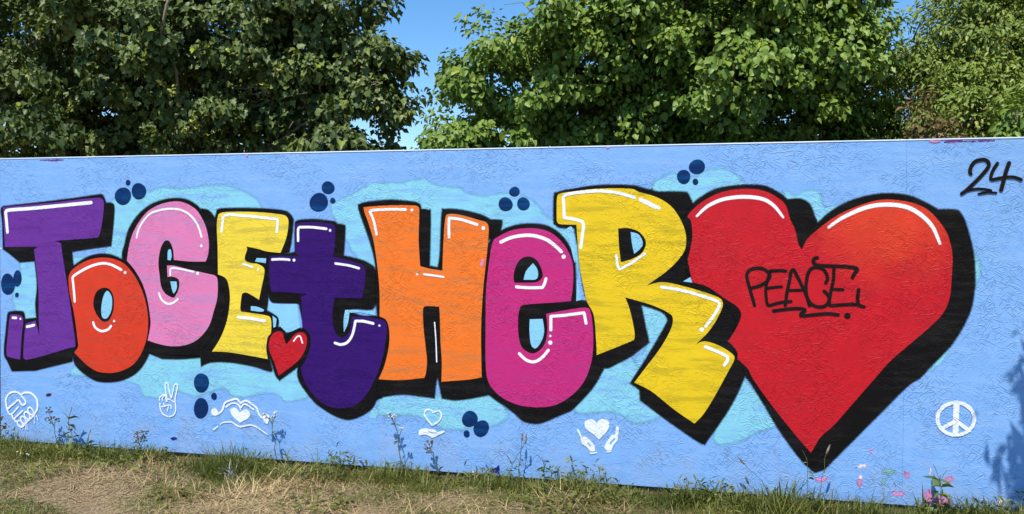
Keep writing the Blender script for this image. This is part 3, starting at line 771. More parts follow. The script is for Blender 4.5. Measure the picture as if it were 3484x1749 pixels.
stain(M_SPALE, [('Y', 1130, 748, 44, 15), ('Y', 1742, 790, 9, 26), ('Y', 1120, 845, 14, 20), ('Y', 2370, 1060, 34, 22), ('L', 1180, 880, 30, 12), ('A', 2, 452, 12, 9)], L_DOT+.0003)
stain(M_SGREEN, [('Y', 1372, 800, 42, 34), ('Y', 1330, 880, 30, 24)])
for t in ['L: 1305,800! 1330,845 1380,845 1432,810! 1442,850 1435,905! 1390,890 1340,885!', 'J: 1500,625 1540,612 1565,630 1530,645']: blob('paint_stain', t, L_DOT, M_SNAVY, .008, wall)
stain(M_SPURP, [('c4', 720, 222, 90, 16), ('N', 178, 545, 36, 5), ('N', 3245, 480, 36, 7), ('N', 3330, 480, 60, 5)])
stain(M_SOCH, [('L', 1250, 893, 30, 12)], L_DOT+.0001, .03)
stain(M_SPINK, [('N', 840, 528, 6, 5), ('N', 2068, 502, 8, 3), ('N', 3180, 481, 18, 6), ('D', 672, 447, 12, 20)], L_F+.0012, .012)
M_LEAFB = simple_mat('dead_leaf', (.05, .02, .012), .7)
o = blob('dead_leaf', 'S: 850,470! 856,440 885,425 920,420 945,432! 930,455 895,468 865,466', .004, M_LEAFB, .003)
tag(o, 'small dark brown leaf stuck to the blue board right of the clasped hands stencil', 'leaf')

# ------------------------------------------------------------------ foliage
def rot_from(nrm, tip):
    """rows: x across, y towards the tip, z normal"""
    z = nrm/np.linalg.norm(nrm, axis=1, keepdims=True)
    y = tip-(tip*z).sum(1, keepdims=True)*z
    y /= np.linalg.norm(y, axis=1, keepdims=True)+1e-9
    x = np.cross(y, z)
    return np.stack([x, y, z], 1)

def vnoise(x, y, s, seed):
    r = np.random.default_rng(seed); g = r.random((64, 64))
    X = (x*s) % 63; Y = (y*s) % 63
    i, j = X.astype(int), Y.astype(int); fx, fy = X-i, Y-j
    fx = fx*fx*(3-2*fx); fy = fy*fy*(3-2*fy)
    return (g[i, j]*(1-fx)+g[i+1, j]*fx)*(1-fy)+(g[i, j+1]*(1-fx)+g[i+1, j+1]*fx)*fy

def leaf_template(kind, k, simple=False):
    r = random.Random(100+k)
    if kind == 'lobed':
        half = [(0.0, .0), (.32, .0), (.52, .30), (.40, .40), (.40, .66), (.19, .74), (0.0, 1.0)]
    elif kind == 'round':
        half = [(0.0, .0), (.34, .12), (.45, .45), (.27, .82), (0.0, 1.04)]
    else:
        half = [(0.0, .0), (.23, .26), (.19, .66), (0.0, 1.0)]
    if simple: half = [(0.0, .0), (.36 if kind != 'oval' else .20, .42), (0.0, 1.0)]
    fold = r.uniform(.1, .8); curl = r.uniform(.05, .8); tw = r.uniform(-.45, .45); wav = r.uniform(-.16, .16)
    def P(x, y):
        return (x*.95, y, abs(x)*fold - curl*y*y*.55 + tw*x*y + wav*math.sin(y*7)*abs(x)*2)
    left = [P(-x*r.uniform(.88, 1.12), y+r.uniform(-.03, .03)) if 0 < i < len(half)-1 else P(0, y) for i, (x, y) in enumerate(half)]
    right = [P(x*r.uniform(.88, 1.12), y+r.uniform(-.03, .03)) if 0 < i < len(half)-1 else P(0, y) for i, (x, y) in enumerate(half)]
    if simple:
        return np.array([left[0], left[1], left[2], right[1]], float), np.array([[0, 2, 1], [0, 3, 2]])
    mid = P(0, .5)
    V = left+right[1:-1]+[mid]
    nl = len(left); T = []
    L_ = list(range(nl)); R_ = [0]+list(range(nl, nl+nl-2))+[nl-1]; m = len(V)-1
    for i in range(nl-1):
        T.append([m, L_[i+1], L_[i]]); T.append([m, R_[i], R_[i+1]])
    return np.array(V, float), np.array(T)

def scatter(name, temps, which, pos, R, size, tone, mat):
    Vs, Ts, To = [], [], []; off = 0
    for k, (tv, tt) in enumerate(temps):
        s = which == k
        n = int(s.sum())
        if not n: continue
        v = np.einsum('vi,nij->nvj', tv, R[s])*size[s][:, None, None]+pos[s][:, None, :]
        t = tt[None]+(np.arange(n)*len(tv))[:, None, None]+off
        Vs.append(v.reshape(-1, 3)); Ts.append(t.reshape(-1, 3)); To.append(np.repeat(tone[s], len(tv)))
        off += n*len(tv)
    return np_mesh(name, np.concatenate(Vs), np.concatenate(Ts), mat, np.concatenate(To))

def unit(n):
    v = RNG.normal(size=(n, 3)); return v/np.linalg.norm(v, axis=1, keepdims=True)

CAMV = np.array([6.336, -6.554, 1.827])
ax_r, ax_u, ax_f = np.array(rr), np.array(uu), np.array(fw)
def in_view(p):
    d = p-CAMV; z = d@ax_f
    x = (d@ax_r)/z*3100; y = (d@ax_u)/z*3100
    return (np.abs(x) < 1720) & (y < 860) & (y > 874-560)

def tube(name, path, radii, mat, seg=7):
    path = [Vector(p) for p in path]; V, T = [], []
    for i, p in enumerate(path):
        d = (path[min(i+1, len(path)-1)]-path[max(i-1, 0)]).normalized()
        a = d.orthogonal().normalized(); b = d.cross(a)
        for k in range(seg):
            an = 2*math.pi*k/seg
            V.append(p+(a*math.cos(an)+b*math.sin(an))*radii[i])
    for i in range(len(path)-1):
        for k in range(seg):
            a, b = i*seg+k, i*seg+(k+1) % seg
            T += [[a, b, b+seg], [a, b+seg, a+seg]]
    return np_mesh(name, [tuple(v) for v in V], T, mat, smooth=True)

def join_meshes(name, ms, mat):
    V, T = [], []; off = 0
    for me in ms:
        n = len(me.vertices); v = np.empty(n*3, np.float32); me.vertices.foreach_get('co', v)
        t = np.empty(len(me.polygons)*3, np.int32); me.loops.foreach_get('vertex_index', t)
        V.append(v.reshape(-1, 3)); T.append(t.reshape(-1, 3)+off); off += n
        bpy.data.meshes.remove(me)
    return np_mesh(name, np.concatenate(V), np.concatenate(T), mat, smooth=True)

M_BARK = simple_mat('bark', (.13, .10, .07), .9, (.24, .19, .14), 9, (1, 1, .25), .01)

def limb_path(a, b, k=6, wob=.12):
    a, b = Vector(a), Vector(b); P = []
    for i in range(k+1):
        t = i/k
        q = a.lerp(b, t)+Vector((0, 0, math.sin(t*math.pi)*.18*(b-a).length*.4))
        if 0 < i < k: q += Vector((rnd.uniform(-wob, wob), rnd.uniform(-wob, wob), rnd.uniform(-wob, wob)))
        P.append(q)
    return P

def build_tree(name, label, base, lobes, kind, leaf, n_clumps, per, clump_r, mats, n_single=300, limbs=8, trunk_r=.12, up=.9, cat='tree', inner=.42, group=None, shell=.62):
    """lobes: (centre, radii) ellipsoids. Leaves sit in sprays on the lobes' outer shell, thinner inside."""
    global RNG
    RNG = np.random.default_rng(int(abs(base[0])*1000)+len(lobes))
    root = empty(name, base); tag(root, label, cat, group)
    B = np.array(base)
    temps = [leaf_template(kind, k) for k in range(5)]
    C = np.array([l[0] for l in lobes], float); Rr = np.array([l[1] for l in lobes], float)
    wgt = (Rr[:, 0]*Rr[:, 1]+Rr[:, 0]*Rr[:, 2]+Rr[:, 1]*Rr[:, 2]); wgt = wgt/wgt.sum()
    li = RNG.choice(len(C), n_clumps, p=wgt)
    d = unit(n_clumps)
    rad = np.where(RNG.random(n_clumps) < inner, RNG.uniform(.25, shell, n_clumps), RNG.uniform(shell, 1.0, n_clumps))
    lump = np.array([vnoise(d[:, 0]*1.0+9+li*3.1, d[:, 2]*1.0+d[:, 1]*.8+13+li*1.7, 2.6, 77)]).ravel()
    rad = rad*(.50+.72*lump)
    cc = C[li]+d*Rr[li]*rad[:, None]
    # sprays buried deep in another lobe are thinned
    q = np.min(np.stack([np.linalg.norm((cc-C[k])/Rr[k], axis=1) for k in range(len(C))]), axis=0)
    keep = (q > .28) & (cc[:, 2] > .35)
    cc, d, q = cc[keep], d[keep], q[keep]
    n = len(cc)
    cr = clump_r*RNG.uniform(.6, 1.35, n)
    ci = np.repeat(np.arange(n), per)
    N_ = len(ci)
    e = unit(N_); e[:, 2] *= .72
    rr_ = RNG.random(N_)**.5
    pos = cc[ci]+e*(rr_*cr[ci])[:, None]
    out = d[ci]
    nrm = out*.5+e*.45+np.array([0, -.12, up*1.0])+unit(N_)*.9
    tip = out*.5+e*.9+np.array([0, 0, -.55])+unit(N_)*.5
    R = rot_from(nrm, tip)
    size = leaf*np.clip(RNG.lognormal(0, .26, N_), .5, 1.6)
    clump_tone = RNG.random(n)
    tone = np.clip(.55*clump_tone[ci]+.45*RNG.random(N_), 0, 1)
    tone = np.where(RNG.random(N_) < .012, 1.0, np.minimum(tone, .93))
    which = RNG.integers(0, len(temps), N_)
    # nearest leaves in view become leaves of their own
    vis = np.where(in_view(pos))[0]
    dist = np.linalg.norm(pos[vis]-CAMV, axis=1)/size[vis]
    single = vis[np.argsort(dist)[:n_single]]
    mask = np.ones(N_, bool); mask[single] = False
    back = pos[:, 1] > C[li[keep]][ci][:, 1]-.42*Rr[li[keep]][ci][:, 1]   # far side of each lobe: two-triangle leaves
    which = np.where(back & mask, which+5, which)
    fo = bpy.data.objects.new('foliage', scatter('foliage', temps+[leaf_template(kind, k, True) for k in range(5)], which[mask], pos[mask]-B, R[mask], size[mask], tone[mask], mats[0]))
    link(fo, root); fo['kind'] = 'stuff'
    lm = [np_mesh('leaf', v, t, mats[1]) for v, t in temps]
    for i in single:
        o = bpy.data.objects.new('leaf', lm[which[i]])
        s = size[i]; m = R[i].T*s
        o.matrix_local = Matrix(((m[0][0], m[0][1], m[0][2], pos[i][0]-B[0]), (m[1][0], m[1][1], m[1][2], pos[i][1]-B[1]), (m[2][0], m[2][1], m[2][2], pos[i][2]-B[2]), (0, 0, 0, 1)))
        COL.objects.link(o); o.parent = root
    # trunk, limbs, twigs
    ctr = C.mean(0)
    top = Vector((ctr[0]-B[0], ctr[1]-B[1], C[:, 2].max()-B[2]))
    tp = limb_path((0, 0, -.2), top, 7, .08)
    link(bpy.data.objects.new('trunk', tube('trunk', tp, [trunk_r*(1-.75*i/7)*(1.35 if i == 0 else 1) for i in range(8)], M_BARK, 9)), root)
    tw = []
    for k in range(limbs):
        l = k % len(C)
        s = tp[rnd.randint(2, 5)]
        en = Vector(C[l]-B)+Vector((rnd.uniform(-.6, .6)*Rr[l][0], rnd.uniform(-.8, .3)*Rr[l][1], rnd.uniform(-.3, .7)*Rr[l][2]))
        lp = limb_path(s, en, 6, .10)
        r1 = trunk_r*.26
        link(bpy.data.objects.new('branch', tube('branch', lp, [r1*(1-.13*i) for i in range(7)], M_BARK, 6)), root)
        for t in range(7):
            a = lp[rnd.randint(2, 6)]
            b = a+Vector((rnd.uniform(-1, 1)*Rr[l][0]*.6, rnd.uniform(-1, .6)*Rr[l][1]*.6, rnd.uniform(-.3, .7)*Rr[l][2]*.5))
            tw.append(tube('t', limb_path(a, b, 4, .06), [.012*(1-.2*i) for i in range(5)], M_BARK, 4))
    if tw:
        t = bpy.data.objects.new('twigs', join_meshes('twigs', tw, M_BARK)); link(t, root); t['kind'] = 'stuff'
    return root

LA = (leaf_mat('broadleaf_foliage', (.034, .062, .012), (.165, .212, .056), False, (.24, .30, .03)), leaf_mat('broadleaf_leaf', (.038, .066, .013), (.175, .222, .060), True, (.24, .30, .03)))
LB = (leaf_mat('hazel_foliage', (.080, .150, .016), (.215, .300, .050), False, (.28, .33, .04)), leaf_mat('hazel_leaf', (.085, .155, .018), (.225, .310, .052), True, (.28, .33, .04)))
LC = (leaf_mat('hawthorn_foliage', (.095, .155, .016), (.275, .335, .065), False, (.24, .15, .06)), leaf_mat('hawthorn_leaf', (.10, .16, .018), (.28, .34, .065), True, (.24, .15, .06)))
LD = (leaf_mat('brown_foliage', (.13, .055, .025), (.19, .19, .055), False), leaf_mat('brown_leaf', (.13, .055, .025), (.19, .19, .055), True))
LE = (leaf_mat('elder_foliage', (.075, .15, .015), (.20, .29, .045), False), leaf_mat('elder_leaf', (.075, .15, .015), (.20, .29, .045), True))

tree_a = build_tree('broadleaf_tree', 'dark green broad-leaved tree behind the left half of the wall', (-.4, 2.7, 0),
 [((-2.3, 2.9, 3.6), (1.5, 1.3, 1.6)), ((-.7, 2.5, 4.3), (1.5, 1.3, 1.7)), ((-1.0, 2.95, 2.9), (1.5, 1.1, .9)), ((.85, 2.6, 4.0), (1.5, 1.3, 1.55)), ((-.2, 3.7, 3.3), (2.6, .6, 1.7)), ((-3.0, 3.7, 3.2), (1.7, .6, 1.8)), ((.9, 3.05, 2.9), (1.3, 1.1, .9)),
  ((1.85, 2.6, 4.45), (.88, .9, .8)), ((2.05, 2.5, 3.40), (.66, .8, .5)), ((2.60, 2.4, 3.22), (.42, .5, .34)), ((2.42, 2.5, 3.72), (.46, .5, .40)), ((2.80, 2.3, 2.80), (.30, .4, .30)), ((2.35, 2.3, 2.75), (.55, .7, .42)), ((-.4, 2.8, 5.6), (1.7, 1.2, 1.0)), ((-2.6, 3.2, 5.2), (1.4, 1.2, 1.2))],
 'lobed', .067, 1180, 125, .215, LA, inner=.36, limbs=10, trunk_r=.13)
tree_b = build_tree('hazel_tree', 'bright green round-leaved hazel tree behind the H, e and R', (5.2, 2.7, 0),
 [((3.98, 2.2, 3.30), (.80, .9, .70)), ((6.95, 2.6, 4.35), (.65, .8, .75)), ((7.4, 3.5, 3.1), (.8, .5, 1.0)), ((5.6, 3.6, 3.2), (1.7, .6, 1.5)), ((5.05, 2.4, 4.65), (.85, .9, .60)), ((3.75, 1.9, 2.75), (.62, .8, .42)), ((5.0, 2.3, 3.72), (1.15, 1.1, .82)), ((5.95, 2.4, 4.3), (1.35, 1.2, 1.25)), ((4.9, 2.6, 2.9), (1.1, 1.0, .75)),
  ((6.3, 2.2, 3.5), (1.05, 1.1, 1.15)), ((6.0, 2.65, 2.8), (1.2, .9, .7)), ((7.0, 2.4, 3.5), (.62, .8, .75)), ((6.4, 2.8, 4.7), (.85, 1.0, .7)), ((7.0, 2.8, 2.75), (.5, .7, .5))],
 'round', .055, 1320, 125, .195, LB, inner=.36, limbs=11, trunk_r=.10)
tree_c = build_tree('hawthorn_bush', 'tall small-leaved hawthorn bush behind the right end of the wall', (8.6, 2.9, 0),
 [((8.5, 2.8, 3.6), (.95, .9, .95)), ((9.3, 2.7, 3.9), (1.1, 1.0, 1.3)), ((8.2, 2.5, 2.9), (.75, .8, .65)), ((9.0, 2.4, 2.9), (1.1, .9, .9)), ((8.0, 2.9, 3.4), (.6, .7, .7)), ((10.2, 2.8, 3.6), (.9, 1, 1.3)), ((8.75, 3.6, 3.2), (1.3, .6, 1.25)), ((8.75, 2.9, 4.35), (.95, .8, .8)), ((7.75, 3.3, 2.7), (.65, .5, .75))],
 'oval', .046, 1400, 95, .21, LC, limbs=12, trunk_r=.07, up=.6, cat='bush', inner=.5)
build_tree('bramble_bush', 'low browning bramble bush above the wall top right of the big heart lobe', (7.9, 1.5, 0),
 [((7.72, 1.5, 2.74), (.13, .25, .30)), ((7.90, 1.5, 2.62), (.17, .25, .24)), ((7.85, 1.6, 2.2), (.4, .35, .5))],
 'oval', .055, 100, 30, .12, LD, n_single=120, limbs=4, trunk_r=.025, up=.4, cat='bush')
build_tree('elder_sapling', 'light green elder sapling at the far right above the wall top', (8.55, 1.3, 0),
 [((8.36, 1.2, 2.66), (.26, .3, .38)), ((8.6, 1.3, 2.3), (.4, .35, .6))],
 'oval', .066, 110, 40, .16, LE, n_single=150, limbs=4, trunk_r=.025, up=.6, cat='sapling')
build_tree('roadside_tree', 'small leafy tree standing in front of the wall just past its right end', (8.75, -1.6, 0),
 [((8.09, -1.6, 3.05), (.27, .24, .55)), ((8.28, -1.6, 2.80), (.36, .3, .42)), ((8.7, -1.6, 3.5), (.55, .5, .7)), ((9.2, -1.6, 3.1), (.6, .5, .9))],
 'oval', .12, 210, 15, .2, LB, n_single=0, limbs=6, trunk_r=.05, up=.1)

# yellow-green seed clusters and a bare pale limb in the left tree
M_CLUS = simple_mat('seed_cluster', (.36, .36, .06), .7, (.24, .27, .05), 60)
TB = Vector((-.4, 2.7, 0))
for c in ((-.99, 1.45, 3.56), (-.85, 1.45, 3.98), (.6, 1.45, 3.4), (.7, 1.45, 3.32), (.96, 1.45, 3.02), (1.0, 1.45, 2.96), (1.9, 1.5, 3.5), (-.49, 1.45, 3.18), (1.76, 1.45, 3.33), (.88, 1.45, 2.92)):
    ms = []
    for k in range(16):
        q = Vector(c)-TB+Vector((rnd.gauss(0, .026), rnd.gauss(0, .02), rnd.gauss(0, .026)))
        v, t = leaf_template('oval', 90+k % 3)
        R = np.array(Matrix.Rotation(rnd.uniform(0, 6.28), 3, Vector((rnd.gauss(0, 1), rnd.gauss(0, 1), rnd.gauss(0, 1))).normalized()))
        ms.append(np_mesh('b', v@R*.045+np.array(q), t, M_CLUS))
    link(bpy.data.objects.new('seed_cluster', join_meshes('seed_cluster', ms, M_CLUS)), tree_a)
M_PALEBARK = simple_mat('pale_bark', (.30, .24, .17), .9, (.19, .15, .11), 12, (1, 1, .3), .006)
link(bpy.data.objects.new('branch', tube('branch', [Vector(p)-TB for p in ((.80, 1.55, 4.6), (.74, 1.46, 4.35), (.69, 1.42, 4.17), (.64, 1.44, 4.03), (.58, 1.48, 3.9), (.555, 1.62, 3.8), (.50, 1.85, 3.6), (.43, 2.0, 3.3))], [.012, .013, .014, .015, .015, .016, .016, .016], M_PALEBARK, 7)), tree_a)

# ------------------------------------------------------------------ grass and straw
def blade_templates(kind):
    T = []
    for k in range(6):
        r = random.Random(500+k)
        if kind in ('green', 'short'):
            bend = r.uniform(.15, .9); w = .022 if kind == 'green' else .045
        else:
            bend = r.uniform(.05, .5); w = .021
        V = []
        for i, t in enumerate((0, .35, .7, 1.0)):
            x = bend*t*t*.8; z = t*(1-.28*bend*t)
            ww = w*(1-t*.9)+.001
            V += [(x, -ww, z), (x, ww, z)] if i < 3 else [(x, 0, z)]
        F = [[0, 1, 3], [0, 3, 2], [2, 3, 5], [2, 5, 4], [4, 5, 6]]
        T.append((np.array(V), np.array(F)))
    return T

def rot_z_tilt(n, tilt):
    a = RNG.uniform(0, 2*math.pi, n); t = tilt
    ca, sa, ct, st = np.cos(a), np.sin(a), np.cos(t), np.sin(t)
    # tilt about local y (towards +x), then turn about z
    x = np.stack([ct*ca, ct*sa, -st], 1); y = np.stack([-sa, ca, np.zeros(n)], 1); z = np.stack([st*ca, st*sa, ct], 1)
    return np.stack([x, y, z], 1)

M_GRASS = leaf_mat('grass_blade', (.058, .088, .014), (.215, .220, .050), False, (.36, .28, .12), transl=.25)
M_STRAW = leaf_mat('straw', (.22, .145, .065), (.62, .48, .25), False, (.56, .46, .28), transl=.12, rough=.7)

def grass_field(name, n, yr, hr, tiltr, temps, mat, accept, xr=(-.6, 8.9), tone=None, ground_off=-.006):
    x = RNG.uniform(*xr, n); y = RNG.uniform(*yr, n)
    k = accept(x, y) > RNG.random(n)
    x, y = x[k], y[k]; n = len(x)
    pos = np.stack([x, y, ground_h(x, y)+ground_off], 1)
    h = RNG.uniform(*hr, n)*(.65+.7*vnoise(x+20, y+20, 2.3, 5))
    if name == 'grass': h *= .50+.95*vnoise(x*1.0+31, y*2+7, 4.5, 91)
    R = rot_z_tilt(n, RNG.uniform(*tiltr, n))
    tn = np.clip(.5*vnoise(x+9, y+9, 3.1, 8)+.5*RNG.random(n), 0, .93)
    o = bpy.data.objects.new(name, scatter(name, temps, RNG.integers(0, len(temps), n), pos, R, h, tn, mat))
    tag(link(o), kind='stuff')
    return o

gt, stt, sht = blade_templates('green'), blade_templates('straw'), blade_templates('short')
lim = lambda x: -1.75+.14*x     # front edge of the strip that can be seen
def green_tall(x, y):
    edge = .10+.34*vnoise(x+30, y*0+3, 1.6, 21)+.03*x
    a = np.clip(1.15+y/edge, 0, 1)
    return a*(.55+.7*vnoise(x+11, y+40, 1.9, 23))
grass_field('grass', 80000, (-.75, -.02), (.06, .20), (.1, 1.1), gt, M_GRASS, green_tall)
def green_short(x, y):
    p = vnoise(x+15, y+15, 1.5, 31)
    return np.clip((p-.33)*3.2, .08, 1)*np.where((y < -.95+.02*x) & (x < 2.2) & (p < .6), .25, 1)
grass_field('short_grass', 105000, (-2.0, -.06), (.03, .085), (.3, 1.25), sht, M_GRASS, green_short)
def dry_a(x, y):
    return (.35+.65*vnoise(x+3, y+33, 2.1, 41))*(1-.75*np.clip((vnoise(x+15, y+15, 1.5, 31)-.35)*3, 0, 1))
grass_field('straw', 46000, (-2.0, -.10), (.05, .17), (1.3, 1.6), stt, M_STRAW, dry_a, ground_off=.008)
grass_field('dry_grass', 20000, (-1.0, -.02), (.07, .20), (.6, 1.4), stt, M_STRAW, lambda x, y: np.clip(vnoise(x+50, y+5, 1.7, 51)*2-.7, 0.02, 1)*np.clip(1.2+y*.9, .1, 1))

# broad low leaves of clover and plantain among the grass
n = 5200
x = RNG.uniform(-.5, 8.7, n); y = RNG.uniform(-1.7, -.05, n)
k = vnoise(x+41, y+12, 1.8, 61) > .56
x, y = x[k], y[k]; n = len(x)
ct = [leaf_template('round', 40+i) for i in range(3)]
nr = np.array([0, -.15, 1.0])+unit(n)*.45
o = bpy.data.objects.new('clover', scatter('clover', ct, RNG.integers(0, 3, n), np.stack([x, y, ground_h(x, y)+RNG.uniform(.02, .07, n)], 1), rot_from(nr, unit(n)), RNG.uniform(.018, .045, n), RNG.random(n)*.9, M_GRASS))
tag(link(o), kind='stuff')

n = 7000
x = RNG.uniform(-.5, 8.7, n); y = -np.abs(RNG.normal(0, .20, n))-.03
k = vnoise(x+17, y+22, 2.2, 67)+.2*(y > -.2) > .60
x, y = x[k], y[k]; n = len(x)
ct = [(v*np.array([.62, 1, 1]), t) for v, t in (leaf_template('oval', 44+i) for i in range(4))]
o = bpy.data.objects.new('ground_leaves', scatter('ground_leaves', ct, RNG.integers(0, 4, n), np.stack([x, y, ground_h(x, y)+RNG.random(n)**1.5*(.06+.20*vnoise(x+5, y+3, 3.5, 95)**2)], 1), rot_from(np.array([0, -.5, .8])+unit(n)*.9, unit(n)+np.array([0, -.2, .7])), RNG.uniform(.022, .055, n), RNG.random(n)*.9, M_GRASS))
tag(link(o), kind='stuff')

# ------------------------------------------------------------------ weeds standing against the wall
M_STEM = simple_mat('weed_stem', (.14, .15, .06), .8, (.09, .11, .04), 20)
M_WLEAF = leaf_mat('weed_leaf', (.055, .105, .026), (.135, .195, .060), True)
M_BLOOM = simple_mat('white_bloom', (.78, .78, .72), .8, (.6, .6, .5), 60)
M_SEED = simple_mat('seed_head', (.26, .22, .16), .9, (.13, .11, .08), 60)
M_DAISY = simple_mat('yellow_bloom', (.80, .62, .03), .7)

def ball(name, c, r, mat, k=5, squash=1.0):
    V, T = [], []
    rings = 4
    V.append((c[0], c[1], c[2]+r*squash))
    for i in range(1, rings):
        ph = math.pi*i/rings
        for j in range(k):
            a = 2*math.pi*j/k+i
            q = r*rnd.uniform(.85, 1.15)
            V.append((c[0]+q*math.sin(ph)*math.cos(a), c[1]+q*math.sin(ph)*math.sin(a), c[2]+q*math.cos(ph)*squash))
    V.append((c[0], c[1], c[2]-r*squash))
    for j in range(k): T.append([0, 1+j, 1+(j+1) % k])
    for i in range(rings-2):
        for j in range(k):
            a, b = 1+i*k+j, 1+i*k+(j+1) % k
            T += [[a, a+k, b+k], [a, b+k, b]]
    for j in range(k): T.append([len(V)-1, 1+(rings-2)*k+(j+1) % k, 1+(rings-2)*k+j])
    return np_mesh(name, V, T, mat, smooth=True)

def at_wall(u, v, off):
    bx_, bz_ = board(u, v); return Vector((bx_, -off, bz_))

def weed(name, label, u, v_top, v_base, off=.09, lean=0.0, head='white', cat='weed', leaves=8, branch=2, stem_r=.0035, leaf_s=.05, group=None):
    leaves = int(leaves*1.5)
    x0, zt = board(u, v_top); xb, _ = board(u+lean, v_base)
    base = Vector((xb, -off, float(ground_h(np.array(xb), np.array(-off)))))
    root = empty(name, base); tag(root, label, cat, group)
    top = Vector((x0-xb, -.02, zt-base.z))
    path = limb_path((0, 0, -.03), top, 7, .012)
    link(bpy.data.objects.new('stem', tube('stem', path, [stem_r*(1.3-.1*i) for i in range(8)], M_STEM, 5)), root)
    tips = [path[-1]]
    for b in range(branch):
        s = path[rnd.randint(4, 6)]
        e = s+Vector((rnd.choice((-1, 1))*rnd.uniform(.02, .06), rnd.uniform(-.03, .02), rnd.uniform(.04, .11)))
        link(bpy.data.objects.new('side_stem', tube('side_stem', limb_path(s, e, 3, .004), [stem_r*.7]*4, M_STEM, 4)), root)
        tips.append(e)
    for t in tips:
        if head == 'white':
            ms = [ball('b', t+Vector((rnd.uniform(-.018, .018), rnd.uniform(-.015, .015), rnd.uniform(-.006, .012))), rnd.uniform(.006, .011), M_BLOOM, 5, .7) for _ in range(6)]
            link(bpy.data.objects.new('flower_head', join_meshes('flower_head', ms, M_BLOOM)), root)['kind'] = 'stuff'
        elif head == 'seed':
            ms = [ball('b', t+Vector((rnd.uniform(-.03, .03), rnd.uniform(-.02, .02), rnd.uniform(-.03, .02))), rnd.uniform(.005, .011), M_SEED, 5, .8) for _ in range(14)]
            link(bpy.data.objects.new('seed_head', join_meshes('seed_head', ms, M_SEED)), root)['kind'] = 'stuff'
        elif head == 'spike':
            d = (path[-1]-path[-2]).normalized()
            link(bpy.data.objects.new('seed_head', tube('seed_head', [t-d*.012, t, t+d*.02, t+d*.045, t+d*.06], [.003, .0075, .0085, .006, .001], M_SEED, 6)), root)
    temps = [leaf_template('oval', 70+i) for i in range(3)]
    lm = [np_mesh('leaf', tv, tt, M_WLEAF) for tv, tt in temps]
    for i in range(leaves):
        p = path[min(7, int(rnd.random()**1.5*6.5))]
        o = bpy.data.objects.new('leaf', rnd.choice(lm))
        o.location = p
        o.rotation_euler = (rnd.uniform(-.4, .6), rnd.uniform(-.5, .5), rnd.uniform(0, 6.28))
        s = leaf_s*rnd.uniform(.6, 1.3); o.scale = (s*.7, s, s)
        link(o, root)
    return root

G_W = 'weeds growing along the foot of the wall'
weed('dried_weed', 'tall dried weed with a grey seed head right of the clasped hands stencil', 205, 1383, 1530, .10, 24, 'seed', leaves=7, group=G_W)
weed('parsley_weed', 'feathery green weed with three lobed tips below the orange-red o', 262, 1405, 1530, .10, 30, None, leaves=26, branch=4, leaf_s=.075, group=G_W)
weed('leafy_weed', 'short leafy weed below the orange-red o, right of the feathery one', 335, 1478, 1532, .12, 8, None, leaves=18, branch=2, leaf_s=.06, group=G_W)
weed('dried_weed', 'small weed with pale seed heads below the V sign stencil', 505, 1482, 1545, .12, 10, 'seed', leaves=10, branch=3, group=G_W)
weed('yarrow', 'thin white-flowered yarrow right of the hands-and-heart stencil', 950, 1412, 1570, .08, 10, 'white', leaves=8, branch=3, leaf_s=.035, group=G_W)
weed('leafy_weed', 'dark leafy weed at the foot of the wall just right of the thin yarrow', 993, 1525, 1580, .07, 4, None, leaves=16, leaf_s=.05, group=G_W)
weed('yarrow', 'white-flowered yarrow left of the outlined heart stencil', 1362, 1408, 1600, .10, 24, 'white', leaves=12, branch=3, leaf_s=.04, group=G_W)
weed('dried_weed', 'thin drooping weed below the open palm stencil', 1475, 1498, 1605, .08, 38, 'seed', leaves=7, branch=1, leaf_s=.04, group=G_W)
weed('dock_weed', 'weed with one reddish tip below the magenta letter e', 1786, 1488, 1620, .07, -16, 'spike', leaves=8, branch=1, leaf_s=.04, group=G_W)
weed('leafy_weed', 'leafy weed close left of the weed with a reddish tip', 1750, 1560, 1620, .10, 6, None, leaves=18, branch=3, leaf_s=.05, group=G_W)
weed('leafy_weed', 'feathery weed left of the cupped hands stencil', 1868, 1550, 1630, .10, -10, None, leaves=22, branch=3, leaf_s=.055, group=G_W)
weed('leafy_weed', 'single upright pointed weed below the indigo t', 1178, 1522, 1580, .10, 4, None, leaves=14, branch=0, leaf_s=.07, group=G_W)
weed('plantain', 'long plantain stalk with a brown head leaning left from the tip of the big heart', 2530, 1562, 1690, .10, 130, 'spike', leaves=2, branch=0, stem_r=.0028, group=G_W)
weed('plantain', 'shorter plantain stalk with a brown head just below the long one', 2545, 1622, 1690, .14, 70, 'spike', leaves=2, branch=0, stem_r=.0025, group=G_W)
weed('grass_stalk', 'dry bent grass stalk in front of the black tip of the big heart', 2738, 1535, 1690, .16, 2, None, leaves=3, branch=1, stem_r=.0022, group=G_W)
weed('grass_stalk', 'dry grass stalk with a brown tip crossing the right side of the heart tip', 2806, 1520, 1700, .16, -32, 'spike', leaves=3, branch=0, stem_r=.0022, group=G_W)
weed('leafy_weed', 'green weed with arching grassy leaves below the peace sign', 3185, 1600, 1730, .12, 6, None, leaves=16, branch=3, leaf_s=.10, group=G_W)
weed('leafy_weed', 'weed by the lower left edge of the wall below the clasped hands stencil', 28, 1430, 1520, .10, 14, 'seed', leaves=10, branch=2, leaf_s=.04, group=G_W)

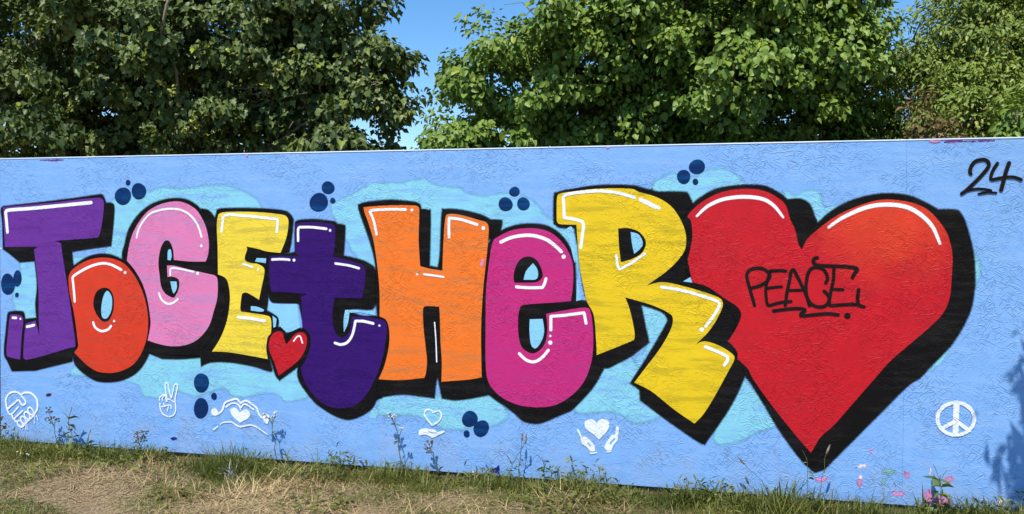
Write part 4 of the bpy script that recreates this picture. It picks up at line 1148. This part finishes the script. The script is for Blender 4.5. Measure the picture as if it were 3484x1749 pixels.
def tuft(label, u, v_base, off, n, h, mat=None, name='grass_tuft'):
    xb, _ = board(u, v_base)
    z = float(ground_h(np.array(xb), np.array(-off)))
    root_pos = np.zeros((n, 3)); root_pos[:, 0] = RNG.normal(0, .085, n); root_pos[:, 1] = RNG.normal(0, .03, n)
    me = scatter(name, gt, RNG.integers(0, 6, n), root_pos, rot_z_tilt(n, RNG.uniform(.05, .75, n)), RNG.uniform(.55, 1.15, n)*h, RNG.random(n)*.8, mat or M_GRASS)
    o = bpy.data.objects.new(name, me); o.location = (xb, -off, z-.01)
    return tag(link(o), label, 'grass tuft', 'tufts of long grass by the wall')
tuft('long green grass tuft at the foot of the wall under the golden R zigzag leg', 2400, 1680, .14, 120, .22)
tuft('long green grass tuft left of the big heart tip', 2560, 1700, .14, 120, .22)
tuft('long green grass tuft right under the black tip of the big heart', 2760, 1710, .14, 150, .25)
tuft('long green grass tuft between the big heart tip and the pink stain', 2950, 1720, .15, 150, .24)
tuft('tall sparse grass tuft in front of the pink stain', 3170, 1735, .08, 40, .36)
tuft('green grass tuft below the gap between the pink G and yellow E', 420, 1545, .18, 120, .24)
tuft('green grass tuft below the small red heart', 900, 1580, .15, 120, .24)
tuft('blue-sprayed grass tuft below the hands-and-heart stencil', 875, 1600, .34, 26, .16, simple_mat('sprayed_grass', (.30, .36, .62), .6, (.7, .72, .8), 30))
for u, v, off, m, lab in ((216, 1568, .42, M_BLOOM, 'leftmost of the tiny white daisies in the grass at the left'), (247, 1577, .42, M_BLOOM, 'middle white daisy in the grass, right of the yellow flower'), (259, 1583, .44, M_BLOOM, 'rightmost white daisy of the little group in the grass'), (230, 1578, .43, M_DAISY, 'tiny yellow flower among the white daisies at the left')):
    xb, _ = board(u, 1530); xb -= .08
    r_ = empty('daisy', (xb, -off, float(ground_h(np.array(xb), np.array(-off))))); tag(r_, lab, 'flower', 'tiny flowers in the grass')
    link(bpy.data.objects.new('stem', tube('stem', [(0, 0, -.01), (.003, 0, .04), (.004, -.004, .085)], [.0016]*3, M_STEM, 4)), r_)
    link(bpy.data.objects.new('flower_head', ball('flower_head', (.004, -.004, .09), .011, m, 7, .55)), r_)
